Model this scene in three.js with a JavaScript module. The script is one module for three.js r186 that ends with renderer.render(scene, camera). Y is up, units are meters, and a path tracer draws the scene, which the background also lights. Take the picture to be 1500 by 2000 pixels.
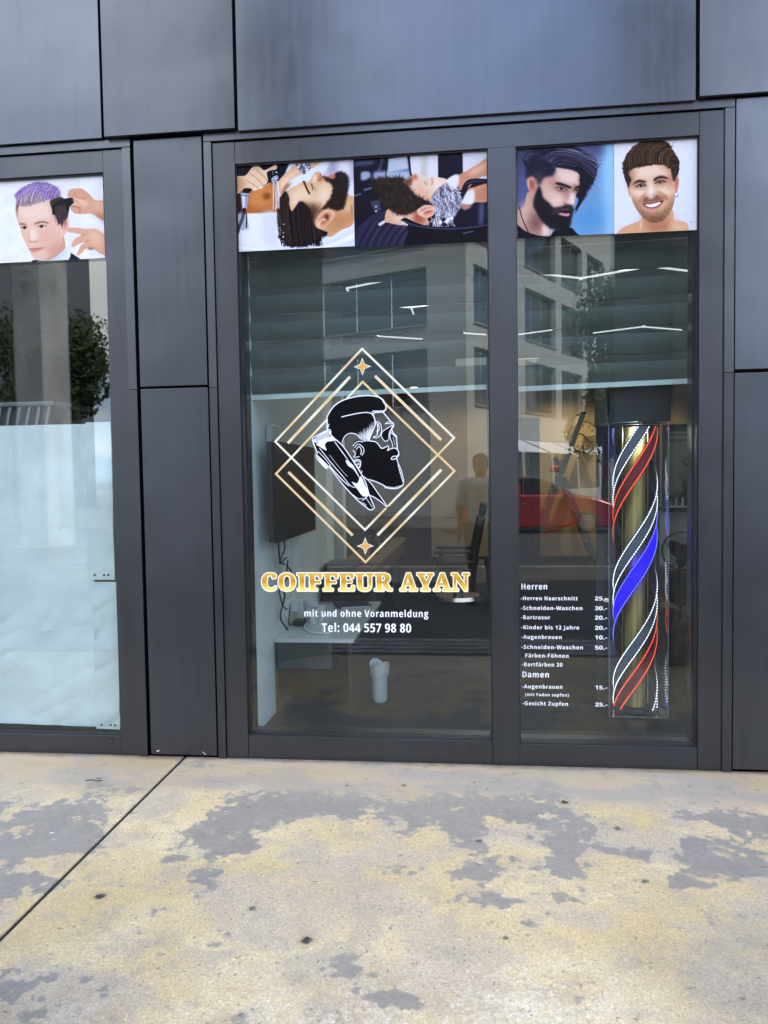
import * as THREE from 'three';
import { RoundedBoxGeometry } from 'three/addons/geometries/RoundedBoxGeometry.js';
import { MarchingCubes } from 'three/addons/objects/MarchingCubes.js';
import { RectAreaLightUniformsLib } from 'three/addons/lights/RectAreaLightUniformsLib.js';
import { mergeGeometries } from 'three/addons/utils/BufferGeometryUtils.js';

// ------------------------------------------------------------------ camera, sky, sun, exposure
const scene = new THREE.Scene();
const EYE_Y = 1.514, EYE_Z = 4;
const camera = new THREE.PerspectiveCamera(67.31, 768 / 1024, 0.05, 400);
camera.position.set(0, EYE_Y, EYE_Z);
camera.rotation.set(-0.0450888, 0.1123166, -0.0150583, 'YXZ');

const renderer = new THREE.WebGLRenderer({ antialias: true });
renderer.setSize(768, 1024);
renderer.toneMapping = THREE.LinearToneMapping;
renderer.toneMappingExposure = 3.0;
renderer.shadowMap.enabled = true;
RectAreaLightUniformsLib.init();

// seeded random and noise
let seed = 7;
const rnd = () => { seed = (seed + 0x6d2b79f5) | 0; let t = Math.imul(seed ^ (seed >>> 15), 1 | seed); t = (t + Math.imul(t ^ (t >>> 7), 61 | t)) ^ t; return ((t ^ (t >>> 14)) >>> 0) / 4294967296; };
const rr = (a, b) => a + (b - a) * rnd();
const NT = new Float32Array(65536); for (let i = 0; i < 65536; i++) NT[i] = rnd();
function vn(x, y) {
  const xi = Math.floor(x), yi = Math.floor(y); let fx = x - xi, fy = y - yi;
  fx = fx * fx * (3 - 2 * fx); fy = fy * fy * (3 - 2 * fy);
  const a = NT[((yi & 255) << 8) | (xi & 255)], b = NT[((yi & 255) << 8) | ((xi + 1) & 255)], c = NT[(((yi + 1) & 255) << 8) | (xi & 255)], d = NT[(((yi + 1) & 255) << 8) | ((xi + 1) & 255)];
  return a + (b - a) * fx + (c - a) * fy + (a - b - c + d) * fx * fy;
}
function fbm(x, y, o = 4) { let s = 0, a = 0.5, t = 0; for (let i = 0; i < o; i++) { s += a * vn(x, y); t += a; a *= 0.5; x = x * 2.03 + 17.3; y = y * 2.03 + 9.1; } return s / t; }
const sst = (a, b, x) => { const t = Math.min(1, Math.max(0, (x - a) / (b - a))); return t * t * (3 - 2 * t); };

// sky: blue with broken white cloud
const SUN = new THREE.Vector3(0.55, 0.9, -0.5).normalize();
{
  const W = 1024, H = 512, d = new Float32Array(W * H * 4);
  for (let j = 0; j < H; j++) for (let i = 0; i < W; i++) {
    const el = ((j + 0.5) / H - 0.5) * Math.PI, az = ((i + 0.5) / W) * 2 * Math.PI;
    const x = Math.cos(el) * Math.cos(az), y = Math.sin(el), z = Math.cos(el) * Math.sin(az), o = (j * W + i) * 4;
    const h = Math.pow(1 - Math.max(0, y), 1.9);
    let r = 0.18 + 0.55 * h, g = 0.35 + 0.62 * h, b = 0.86 + 0.42 * h;
    const u = x / (Math.abs(y) + 0.22), v = z / (Math.abs(y) + 0.22);
    const c = sst(0.45, 0.66, fbm(u * 1.5 + 47.3, v * 1.5 + 23, 6)), k = 1.15 + 0.75 * fbm(u * 3 + 5, v * 3 + 70, 4);
    r += (k * 1.0 - r) * c; g += (k - g) * c; b += (k * 1.0 - b) * c;
    if (y < 0) { r = 0.3; g = 0.31; b = 0.33; }
    d[o] = r; d[o + 1] = g; d[o + 2] = b; d[o + 3] = 1;
  }
  const t = new THREE.DataTexture(d, W, H, THREE.RGBAFormat, THREE.FloatType);
  t.mapping = THREE.EquirectangularReflectionMapping; t.magFilter = THREE.LinearFilter; t.needsUpdate = true;
  scene.background = t; scene.environment = t;
}
const sun = new THREE.DirectionalLight(new THREE.Color(1, 0.93, 0.82), 4.9);
sun.position.copy(SUN).multiplyScalar(60); sun.castShadow = true; sun.shadow.mapSize.set(2048, 2048);
Object.assign(sun.shadow.camera, { left: -40, right: 40, top: 40, bottom: -40, near: 1, far: 160 });
scene.add(sun, sun.target);

// ------------------------------------------------------------------ helpers
const C = (r, g, b) => new THREE.Color().setRGB(r, g, b);
const S = (hex) => new THREE.Color(hex);
const M = (color, roughness = 0.7, metalness = 0, extra = {}) => new THREE.MeshPhysicalMaterial({ color, roughness, metalness, ...extra });
const names = new Map();
const numbered = (n) => { const k = names.get(n) ?? 0; names.set(n, k + 1); return k ? n + '_' + String(k).padStart(3, '0') : n; };
function tag(o, label, category, group) { o.userData.label = label; if (category) o.userData.category = category; if (group) o.userData.group = group; return o; }
function thing(name, label, category, pos = [0, 0, 0], turn = 0, group) {
  const o = new THREE.Group(); o.name = numbered(name); o.position.set(...pos); o.rotation.y = turn; scene.add(o); return tag(o, label, category, group);
}
function mesh(name, geo, mat, parent = scene) {
  const m = new THREE.Mesh(Array.isArray(geo) ? mergeGeometries(geo.map(plain)) : geo, mat);
  m.name = parent === scene ? numbered(name) : name; m.castShadow = m.receiveShadow = true; parent.add(m); return m;
}
function plain(g) { g = g.index ? g.toNonIndexed() : g; for (const k of Object.keys(g.attributes)) if (!['position', 'normal', 'uv'].includes(k)) g.deleteAttribute(k); return g; }
const struct = (name, geo, mat) => { const m = mesh(name, geo, mat); m.userData.kind = 'structure'; return m; };
// uv in metres, by the face's main direction
function metres(g, ox = 0, oy = 0) {
  const p = g.attributes.position, n = g.attributes.normal, uv = new Float32Array(p.count * 2);
  for (let i = 0; i < p.count; i++) {
    const ax = Math.abs(n.getX(i)), ay = Math.abs(n.getY(i)), az = Math.abs(n.getZ(i));
    const [u, v] = az >= ax && az >= ay ? [p.getX(i), p.getY(i)] : ay >= ax ? [p.getX(i), p.getZ(i)] : [p.getZ(i), p.getY(i)];
    uv[2 * i] = u + ox; uv[2 * i + 1] = v + oy;
  }
  g.setAttribute('uv', new THREE.BufferAttribute(uv, 2)); return g;
}
// a box by its limits, edges rounded by r
function bx(x0, x1, y0, y1, z0, z1, r = 0, seg = 2) {
  const w = x1 - x0, h = y1 - y0, d = z1 - z0;
  const g = r ? new RoundedBoxGeometry(w, h, d, seg, Math.min(r, w / 2.01, h / 2.01, d / 2.01)) : new THREE.BoxGeometry(w, h, d);
  g.translate((x0 + x1) / 2, (y0 + y1) / 2, (z0 + z1) / 2); return metres(g);
}
const cyl = (r0, r1, h, x, y, z, n = 24, rx = 0, rz = 0) => { const g = new THREE.CylinderGeometry(r0, r1, h, n); if (rx) g.rotateX(rx); if (rz) g.rotateZ(rz); return g.translate(x, y, z); };
const V = (...a) => new THREE.Vector3(...a);
const tube = (pts, r, n = 40, k = 8) => new THREE.TubeGeometry(new THREE.CatmullRomCurve3(pts.map((p) => V(...p))), n, r, k);
function bar(a, b, w, d = w, up = [0, 0, 1]) { // a straight bar of w x d section
  const A = V(...a), B = V(...b), dir = B.clone().sub(A), g = new THREE.BoxGeometry(w, dir.length(), d), y = dir.clone().normalize();
  const x = V(...up).cross(y).normalize().negate(), z = x.clone().cross(y).normalize();
  g.applyMatrix4(new THREE.Matrix4().makeBasis(x, y, z).setPosition(A.add(B).multiplyScalar(0.5))); return g;
}
// facade positions were measured on the plane z = 0; the same line of sight on another plane
const ax = (x, z) => x * (EYE_Z - z) / EYE_Z, ay = (y, z) => EYE_Y + (y - EYE_Y) * (EYE_Z - z) / EYE_Z;
function dataTex(w, h, f, { srgb = true, float = false, wrap = THREE.RepeatWrapping } = {}) {
  const d = float ? new Float32Array(w * h * 4) : new Uint8Array(w * h * 4);
  for (let j = 0; j < h; j++) for (let i = 0; i < w; i++) {
    const c = f(i / w, j / h, i, j), o = (j * w + i) * 4;
    for (let k = 0; k < 3; k++) { const v = c.length ? c[k] : c; d[o + k] = float ? v : Math.max(0, Math.min(255, Math.round(v * 255))); }
    d[o + 3] = float ? 1 : 255;
  }
  const t = new THREE.DataTexture(d, w, h, THREE.RGBAFormat, float ? THREE.FloatType : THREE.UnsignedByteType);
  t.wrapS = t.wrapT = wrap; t.magFilter = THREE.LinearFilter; t.minFilter = THREE.LinearMipmapLinearFilter; t.generateMipmaps = true;
  if (srgb) t.colorSpace = THREE.SRGBColorSpace; t.needsUpdate = true; return t;
}
const tile = (f, px, py) => (u, v) => { // blends a noise so that it repeats without seams
  const a = f(u * px, v * py), b = f((u - 1) * px, v * py), c = f(u * px, (v - 1) * py), d = f((u - 1) * px, (v - 1) * py);
  const su = sst(0.7, 1, u), sv = sst(0.7, 1, v); return (a * (1 - su) + b * su) * (1 - sv) + (c * (1 - su) + d * su) * sv;
};
function canvasTex(w, h, draw) {
  const c = document.createElement('canvas'); c.width = w; c.height = h; draw(c.getContext('2d'), w, h);
  const t = new THREE.CanvasTexture(c); t.colorSpace = THREE.SRGBColorSpace; t.anisotropy = 8; return t;
}

// ------------------------------------------------------------------ materials
// anodised metal: long faint vertical streaks, blotches, and a slight waviness of the sheet
const streak = tile((x, y) => 0.55 * fbm(x * 22, y * 0.9, 4) + 0.45 * fbm(x * 1.6 + 30, y * 1.6, 5), 4, 4);
const smear = tile((x, y) => fbm(x * 2.1 + 60, y * 2.7 + 3, 5), 4, 4);
const metalColor = dataTex(1024, 1024, (u, v) => { const s = streak(u, v), k = 0.93 + 0.13 * s + (rnd() - 0.5) * 0.03 + (rnd() > 0.9994 ? 0.35 : 0) + 0.12 * sst(0.62, 0.8, fbm(u * 90, v * 5, 4)) * sst(0.5, 0.7, smear(u, v)); return [k, k * 0.995, k * 0.985]; });
const metalRough = dataTex(512, 512, (u, v) => { const k = 0.25 + 0.03 * sst(0.55, 0.7, fbm(u * 40, v * 12, 4)) + 0.17 * (0.5 * streak(u, v) + 0.5 * smear(u, v)); return [k, k, k]; }, { srgb: false });
const wavy = tile((x, y) => fbm(x * 1.1 + 9, y * 1.4 + 44, 2), 4, 4);
const metalWave = dataTex(512, 512, (u, v) => wavy(u, v), { srgb: false, float: true });
for (const t of [metalColor, metalRough, metalWave]) t.repeat.set(0.5, 0.5);
const metalOf = (r, g, b, rough = 1) => new THREE.MeshPhysicalMaterial({ color: C(r, g, b), metalness: 0.95, roughness: rough, map: metalColor, roughnessMap: metalRough, bumpMap: metalWave, bumpScale: 0.009 });
const panelMats = [metalOf(0.108, 0.122, 0.15), metalOf(0.089, 0.098, 0.118), metalOf(0.114, 0.129, 0.158, 0.95), metalOf(0.128, 0.138, 0.158, 1.1)];
const frameMat = metalOf(0.084, 0.09, 0.104, 1.05), trimMat = metalOf(0.102, 0.11, 0.127, 0.98);
const black = M(C(0.012, 0.012, 0.013), 0.75), rubber = M(C(0.015, 0.016, 0.018), 0.55), gloss = M(C(0.01, 0.01, 0.011), 0.18), satin = M(C(0.022, 0.022, 0.024), 0.42);
const chrome = M(C(0.62, 0.63, 0.65), 0.22, 1), alu = M(C(0.52, 0.54, 0.55), 0.42, 0.85), white = M(C(0.72, 0.74, 0.72), 0.5);
const glassMat = new THREE.MeshPhysicalMaterial({ color: C(0.875, 0.93, 0.94), roughness: 0.0, metalness: 0, transmission: 1, thickness: 0, ior: 1.58 });
const plasterTex = dataTex(512, 512, (u, v) => { const k = 0.93 + 0.1 * tile((x, y) => fbm(x * 5, y * 5, 5), 2, 2)(u, v) - 0.03; return [k, k, k]; });
plasterTex.repeat.set(0.5, 0.5);
const plaster = (r, g, b) => M(C(r, g, b), 0.85, 0, { map: plasterTex });
const concTex = dataTex(512, 512, (() => { const f = tile((x, y) => 0.6 * fbm(x * 3, y * 1.3, 5) + 0.4 * fbm(x * 16, y * 16, 3), 2, 2); return (u, v) => { const k = 0.62 + 0.5 * f(u, v); return [k, k * 0.99, k * 0.97]; }; })());
concTex.repeat.set(0.4, 0.4);
// ------------------------------------------------------------------ the pavement: stained, worn coating over grey concrete
const GX = -2.72, GW = 4.5, GD = 2.46; // the stretch of pavement the texture covers, in metres
const blob = (list) => { const n = list.length, f = new Float64Array(n * 5); list.forEach(([cx, cz, rx, rz, a = 1], k) => f.set([cx, cz, 1 / rx, 1 / rz, a], k * 5)); return (x, z) => { let s = 0; for (let k = 0; k < n * 5; k += 5) { const p = (x - f[k]) * f[k + 2], q = (z - f[k + 1]) * f[k + 3], d = p * p + q * q; if (d < 9) s += f[k + 4] * Math.exp(-d * 1.1); } return s; }; };
const greyAt = blob([[-1.77, 1.16, 0.19, 0.18], [-1.67, 0.97, 0.17, 0.16], [-1.7, 1.38, 0.1, 0.1], [-1.68, 0.73, 0.21, 0.16], [-2.0, 0.9, 0.3, 0.3], [-0.93, 0.67, 0.26, 0.16], [-1.11, 0.84, 0.09, 0.19], [-0.72, 0.54, 0.28, 0.14],
  [-0.29, 0.59, 0.3, 0.19], [0.06, 0.64, 0.34, 0.23], [0.35, 0.62, 0.24, 0.23], [-1.01, 0.92, 0.13, 0.16], [-1.04, 1.14, 0.06, 0.16], [-1.0, 1.31, 0.05, 0.09], [-0.89, 0.98, 0.06, 0.09],
  [0.01, 0.97, 0.1, 0.19], [0.09, 1.12, 0.17, 0.13], [0.35, 0.98, 0.12, 0.25], [0.36, 1.16, 0.08, 0.13], [0.24, 1.28, 0.13, 0.04], [0.02, 1.27, 0.12, 0.1], [0.98, 0.87, 0.17, 0.17, 1.1], [0.8, 1.14, 0.08, 0.08, 0.8],
  [0.64, 0.96, 0.06, 0.06, 0.8], [-0.26, 1.09, 0.07, 0.08], [-1.4, 1.96, 0.1, 0.13, 0.9], [-1.18, 1.15, 0.08, 0.06], [-1.01, 1.44, 0.05, 0.08], [-0.84, 1.62, 0.06, 0.04], [-0.6, 1.66, 0.07, 0.06], [-1.26, 1.87, 0.07, 0.04, 0.6],
  [-1.11, 1.94, 0.06, 0.05, 0.6], [0.84, 1.36, 0.08, 0.07, 0.8], [0.19, 1.43, 0.05, 0.04], [1.21, 0.6, 0.14, 0.2], [-0.19, 1.84, 0.1, 0.05], [-0.42, 1.75, 0.1, 0.06, 0.7], [0.9, 0.55, 0.4, 0.12, 0.6], [-1.2, 0.5, 0.2, 0.08, 0.5]]);
const creamAt = blob([[-1.3, 0.59, 0.13, 0.11], [-1.47, 0.81, 0.16, 0.17], [0.15, 0.87, 0.1, 0.13, 1.5], [0.34, 0.6, 0.05, 0.08, 1.3], [0.66, 0.6, 0.24, 0.16, 1.1], [-0.63, 0.8, 0.18, 0.12], [0.31, 1.18, 0.1, 0.08, 1.2], [-1.66, 1.19, 0.1, 0.08],
  [0.06, 0.69, 0.05, 0.06, 1.3], [-0.16, 0.94, 0.13, 0.16, 1.2], [0.5, 1.5, 0.7, 0.4, 0.5], [-0.6, 1.3, 0.3, 0.3, 0.5], [-1.3, 1.4, 0.25, 0.3, 0.6]]);
const bloomAt = blob([[0.25, 1.75, 0.2, 0.16], [-0.35, 2.0, 0.5, 0.2, 0.8], [0.1, 2.1, 0.4, 0.3, 0.7], [-1.15, 2.0, 0.2, 0.1, 0.5]]);
const mossAt = blob([[0.75, 1.75, 0.28, 0.24], [0.6, 1.6, 0.15, 0.1, 0.6], [-2.0, 0.4, 0.5, 0.2, 0.5], [-0.55, 1.75, 0.2, 0.1, 0.8], [0.95, 1.55, 0.2, 0.2, 0.6]]);
const spots = [[-1.36, 1.39, 0.02], [-0.55, 1.59, 0.02], [0.42, 0.44, 0.018], [0.61, 0.69, 0.015], [0.02, 0.85, 0.014], [-1.9, 0.33, 0.012], [-0.34, 0.3, 0.012], [-0.62, 0.32, 0.009], [-0.78, 1.42, 0.012], [0.1, 1.52, 0.01], [0.63, 1.12, 0.013]];
for (let i = 0; i < 60; i++) spots.push([rr(-2.6, 1.7), rr(0.05, 2.4), rr(0.003, 0.008)]);
const mix3 = (a, b, t) => [a[0] + (b[0] - a[0]) * t, a[1] + (b[1] - a[1]) * t, a[2] + (b[2] - a[2]) * t];
const PW = 2048, PH = 1024, paveC = new Uint8Array(PW * PH * 4), paveR = new Uint8Array(PW * PH * 4), paveH = new Uint8Array(PW * PH * 4);
{
  const enc = (v) => { v = Math.max(0, Math.min(1, v)); return Math.round(255 * (v <= 0.0031308 ? 12.92 * v : 1.055 * Math.pow(v, 1 / 2.4) - 0.055)); };
  const LW = 576, LH = 320, grids = [(x, z) => fbm(x * 6 + 3, z * 6, 5), (x, z) => fbm(x * 6 + 50, z * 6 + 20, 5), (x, z) => fbm(x * 9 + 11, z * 9 + 5, 5), (x, z) => fbm(x * 3, z * 4, 3), (x, z) => fbm(x * 2.3 + 70, z * 2.3 + 31, 4), (x, z) => fbm(x * 7 + 7, z * 7 + 91, 4), (x, z) => fbm(x * 3.1 + 5, z * 3.3 + 60, 4), (x, z) => fbm(x * 2.7 + 22, z * 3.7 + 80, 5), (x, z) => fbm(x * 11 + 30, z * 13 + 8, 5), (x, z) => fbm(x * 3.4, z * 6, 4), (x, z) => fbm(x * 2.2 + 15, z * 5 + 2, 3), (x, z) => fbm(x * 12, z * 12 + 44, 4)].map((f) => { const g = new Float32Array(LW * LH); for (let j = 0; j < LH; j++) for (let i = 0; i < LW; i++) g[j * LW + i] = f(GX + i / (LW - 1) * GW, j / (LH - 1) * GD); return g; });
  // broad noises are computed on a coarse grid and read between its points
  const lo = (k, i, j) => { const u = (i + 0.5) / PW * (LW - 1), v = (j + 0.5) / PH * (LH - 1), a = u | 0, b = v | 0, s = u - a, t = v - b, g = grids[k], o = b * LW + a; return (g[o] * (1 - s) + g[o + 1] * s) * (1 - t) + (g[o + LW] * (1 - s) + g[o + LW + 1] * s) * t; };
  for (let j = 0; j < PH; j++) for (let i = 0; i < PW; i++) {
    const x = GX + (i + 0.5) / PW * GW, z = (j + 0.5) / PH * GD, o = (j * PW + i) * 4;
    const wx = x + 0.17 * (lo(0, i, j) - 0.5) + 0.07 * (fbm(x * 30, z * 30 + 7, 4) - 0.5), wz = z + 0.17 * (lo(1, i, j) - 0.5) + 0.07 * (fbm(x * 30 + 90, z * 30, 4) - 0.5);
    const edge = lo(2, i, j) - 0.5, fine = fbm(x * 60, z * 60, 3), f2 = vn(x * 230, z * 230), f3 = vn(x * 420 + 5, z * 420);
    const g = 1.05 * (1 - Math.exp(-1.15 * greyAt(wx, wz))) - 0.8 * (1 - Math.exp(-1.3 * creamAt(wx, wz))) + edge * 1.5 + (fbm(x * 34 + 8, z * 34 + 77, 4) - 0.5) * 0.9 - 0.12 + 0.06 * (1 - sst(0.5, 1.4, z));
    let grey = sst(0.27, 0.4, g) * (0.78 + 0.22 * sst(0.3, 0.55, g)) * (0.86 + 0.14 * sst(0.4, 0.6, fine));
    const soft = sst(0.08, 0.34, g) * 0.5;                                    // thinned coating round the worn places
    const near = 1 - sst(0.3, 0.62, z + 0.25 * (lo(3, i, j) - 0.5)); // smooth pinkish strip along the shopfront
    const big = lo(4, i, j), mid = lo(5, i, j);
    let c = mix3([0.61, 0.47, 0.25], [0.71, 0.575, 0.34], sst(0.3, 0.7, big * 0.6 + mid * 0.4));
    c = mix3(c, [0.6, 0.445, 0.205], 0.5 * sst(0.5, 0.72, lo(6, i, j)));
    c = mix3(c, [0.5, 0.42, 0.33], 0.6 * sst(0.48, 0.64, lo(7, i, j)));
    c = mix3(c, [0.43, 0.37, 0.3], soft * 0.7);
    c = mix3(c, [0.42, 0.355, 0.28], 0.4 * sst(0.5, 0.7, lo(8, i, j)) + 0.22 * sst(0.55, 0.75, fbm(x * 40, z * 44 + 9, 3)));
    const m = Math.min(1, mossAt(wx, wz)); c = mix3(c, [0.3, 0.285, 0.235], m * (0.45 + 0.4 * (fine - 0.5) + 0.6 * edge));
    const bl = Math.min(1, bloomAt(wx, wz)) * sst(0.35, 0.6, mid * 0.5 + fine * 0.5); c = mix3(c, [0.74, 0.66, 0.5], bl * 0.75);
    // aggregate showing in the coating
    const ag = (f2 - 0.5) * 0.34 + (f3 - 0.5) * 0.2; let k = 1 + ag * (1 - near * 0.7); if (f2 > 0.86) k += 0.16 * (1 - near); if (f3 > 0.93) k -= 0.14;
    c = mix3(c, mix3([0.49, 0.385, 0.25], [0.39, 0.335, 0.265], sst(0.38, 0.62, lo(9, i, j))), near * 0.9);
    if (near > 0.05) c = mix3(c, [0.46, 0.34, 0.16], near * 0.55 * sst(0.55, 0.72, lo(10, i, j)) * (1 - sst(0.1, 0.3, z)));
    const gc = mix3([0.255, 0.23, 0.198], [0.32, 0.29, 0.25], lo(11, i, j)).map((v) => v * (1 + (f2 - 0.5) * 0.12));
    grey *= 1 - 0.35 * near; c = mix3(c.map((v) => v * k), gc, grey * 0.93);
    if (grey > 0.5 && f2 > 0.9 && fine > 0.55) c = mix3(c, [0.5, 0.44, 0.33], 0.7);
    // grime along the foot of the metal, specks and old gum
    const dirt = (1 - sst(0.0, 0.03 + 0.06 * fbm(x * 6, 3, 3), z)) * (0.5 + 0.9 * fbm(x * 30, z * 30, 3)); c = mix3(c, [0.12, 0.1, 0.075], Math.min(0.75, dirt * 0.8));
    const sp = fbm(x * 90 + 20, z * 90, 2); if (sp > 0.77) c = mix3(c, [0.2, 0.17, 0.13], (sp - 0.77) * 6);
    for (let k = 0; k < spots.length; k++) { const q0 = spots[k], dx = x - q0[0], dz = z - q0[1], sr = q0[2]; if (Math.abs(dx) < 0.07 && Math.abs(dz) < 0.07) { const dd = Math.hypot(dx, dz) + 0.008 * (vn(x * 160, z * 160) - 0.5); c = mix3(c, [0.07, 0.062, 0.055], (1 - sst(sr * 0.75, sr * 1.15, dd)) * (sr > 0.0085 ? 0.85 : 0.5)); c = mix3(c, [0.22, 0.19, 0.15], (1 - sst(sr, sr * 2.6, dd)) * 0.25); } }
    for (let q = 0; q < 3; q++) { paveC[o + q] = enc(c[q]); paveR[o + q] = Math.round(255 * (0.78 - 0.2 * grey - 0.1 * near + 0.1 * (f2 - 0.5))); paveH[o + q] = Math.round(255 * (0.5 + 0.25 * (f2 - 0.5) + 0.2 * (fine - 0.5) - 0.22 * grey)); }
    paveC[o + 3] = paveR[o + 3] = paveH[o + 3] = 255;
  }
}
const paveTex = (d, srgb) => { const t = new THREE.DataTexture(d, PW, PH, THREE.RGBAFormat); t.wrapS = t.wrapT = THREE.MirroredRepeatWrapping; t.magFilter = THREE.LinearFilter; t.anisotropy = 8; if (srgb) t.colorSpace = THREE.SRGBColorSpace; t.needsUpdate = true; return t; };
const paveMat = new THREE.MeshPhysicalMaterial({ map: paveTex(paveC, true), roughnessMap: paveTex(paveR), bumpMap: paveTex(paveH), bumpScale: 0.0022, roughness: 1 });
const pavement = new THREE.Group(); pavement.name = 'pavement'; pavement.userData.kind = 'structure'; scene.add(pavement);
function slab(x0, x1, z0, z1) {
  const g = bx(x0, x1, -0.2, 0, z0, z1, 0.004, 1), p = g.attributes.position, uv = g.attributes.uv;
  for (let i = 0; i < p.count; i++) uv.setXY(i, (p.getX(i) - GX) / GW, p.getZ(i) / GD);
  return mesh('slab', g, paveMat, pavement);
}
slab(-9, -1.578, -0.012, 2.38); slab(-1.56, 3.4, -0.012, 2.38); slab(3.412, 9, -0.012, 2.38);
mesh('joint_filler', [bx(-1.578, -1.56, -0.1, -0.007, -0.012, 2.38), bx(3.4, 3.412, -0.1, -0.006, -0.012, 2.38)], rubber, pavement);
// stone drain strips that edge the arcade, then the outer pavement, kerbs, road
const conc = M(C(0.28, 0.27, 0.26), 0.8, 0, { map: concTex }), concDark = M(C(0.24, 0.235, 0.23), 0.85, 0, { map: concTex });
const stepMat = M(C(0.5, 0.49, 0.47), 0.8, 0, { map: concTex });
const kerb = new THREE.Group(); kerb.name = 'kerb'; kerb.userData.kind = 'structure'; scene.add(kerb);
for (let k = 0; k < 4; k++) mesh('kerb_strip', bx(-9, 9, -0.2, 0.012, 2.43 + k * 0.155, 2.538 + k * 0.155, 0.006), stepMat, kerb);
struct('ground', bx(-120, 120, -0.5, -0.21, -30, 160), M(C(0.2, 0.19, 0.18), 0.9));
struct('outer_pavement', bx(-60, 60, -0.205, 0, 3.05, 8.7), M(C(0.1, 0.098, 0.095), 0.85, 0, { map: concTex }));
struct('road', bx(-60, 60, -0.205, -0.1, 8.85, 20), M(C(0.052, 0.053, 0.056), 0.85, 0, { map: plasterTex }));
struct('road_kerb', [bx(-60, 60, -0.205, 0.01, 8.7, 8.85, 0.01), bx(-60, 60, -0.205, 0.01, 20, 20.15, 0.01)], conc);
struct('far_pavement', bx(-60, 60, -0.205, 0, 20.15, 70), M(C(0.16, 0.155, 0.15), 0.85, 0, { map: concTex }));

// ------------------------------------------------------------------ the metal-clad facade
const facade = thing('metal_facade', 'building front of dark anthracite metal cladding panels around the shop windows', 'building');
function panel(x0, x1, y0, y1, z, m, label) {
  const p = mesh('cladding_panel', metres(bx(ax(x0, z), ax(x1, z), y0 > 0.05 ? ay(y0, z) : y0, ay(y1, z), z - 0.028, z, 0.0028), rr(0, 4), rr(0, 4)), m, facade);
  if (label) p.userData.label = label; return p;
}
panel(-4.3, -1.937, 3.346, 4.7, 0.03, panelMats[0]);
panel(-1.924, -1.207, 3.351, 4.7, 0.044, panelMats[1]);
panel(-1.19, 1.115, 3.335, 4.7, 0.03, panelMats[2]);
panel(1.134, 3.2, 3.352, 4.7, 0.044, panelMats[3]);
panel(-1.763, -1.389, 2.021, 3.322, 0.01, panelMats[1]);
panel(-1.762, -1.388, 0.014, 2.008, 0.01, panelMats[1], 'scuffed lower pier panel between the two windows');
panel(1.305, 3.2, 2.02, 3.332, 0.014, panelMats[2]);
panel(1.305, 3.2, 0.016, 2.003, 0.014, panelMats[1]);
for (let k = 0; k < 6; k++) panel(-6 + k * 2.1, -3.92 + k * 2.1, 4.72, 6.2, 0.03, panelMats[k % 3]);
mesh('backing', [bx(-8, -3.5, 0, 12, -0.3, -0.05), bx(-3.5, 9, 3.2, 12, -0.3, -0.05), bx(-1.8, -1.36, 0, 3.2, -0.3, -0.05), bx(1.27, 9, 0, 3.2, -0.3, -0.05), bx(-3.5, -1.8, -0.2, 0.09, -0.3, -0.05), bx(-1.36, 1.27, -0.2, 0.09, -0.3, -0.05)], black, facade);
mesh('unseen_upper_storeys', [bx(-14, -8, 0, 13, -14, -0.05), bx(9, 16, 0, 13, -14, -0.05), bx(-8, 9, 3.7, 13, -14, -0.3)], panelMats[1], facade);  // out of view; height chosen so the shopfront and pavement lie in shade

// specks and a scrape on the metal
mesh('scratch', bar([ax(-1.47, 0.012), 0.035, 0.0105], [ax(-1.452, 0.012), 0.02, 0.0105], 0.002, 0.001), white, facade); mesh('scratch', bar([ax(-1.73, 0.012), 0.03, 0.0105], [ax(-1.715, 0.012), 0.036, 0.0105], 0.006, 0.001), white, facade);

// concrete pillars of the arcade, out of the picture but seen in the glass
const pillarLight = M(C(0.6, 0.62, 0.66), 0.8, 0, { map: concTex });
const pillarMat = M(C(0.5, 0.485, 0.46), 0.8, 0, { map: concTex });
[['square raw concrete pillar standing left of the barber window', -1.585, -0.717], ['square raw concrete pillar standing right of the barber window', 1.535, 0.717]].forEach(([label, x, turn]) => {
  const t = thing('concrete_pillar', label, 'pillar', [x, 0, 2.45], turn, 'concrete pillars of the arcade');
  mesh('shaft', metres(bx(-0.255, 0.255, 0, 7.2, -0.255, 0.255, 0.012), x, 0), pillarMat, t); mesh('cap', bx(-0.3, 0.3, 7.2, 7.36, -0.3, 0.3, 0.01), pillarMat, t);
});

{
  const t = thing('concrete_pylon', 'tall pale concrete pylon out of view, placed in the sun to reflect in the papered window', 'pylon', [-7.75, 0, 9.3], 0.35);  // out of view; kind and place chosen to give the left glass a pale column
  mesh('shaft', metres(bx(-0.36, 0.36, 0, 9, -0.3, 0.3, 0.015), 3, 0), pillarLight, t); mesh('plinth', bx(-0.5, 0.5, 0, 0.35, -0.44, 0.44, 0.02), conc, t); mesh('cap', bx(-0.42, 0.42, 9, 9.15, -0.36, 0.36, 0.01), conc, t);
}
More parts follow.
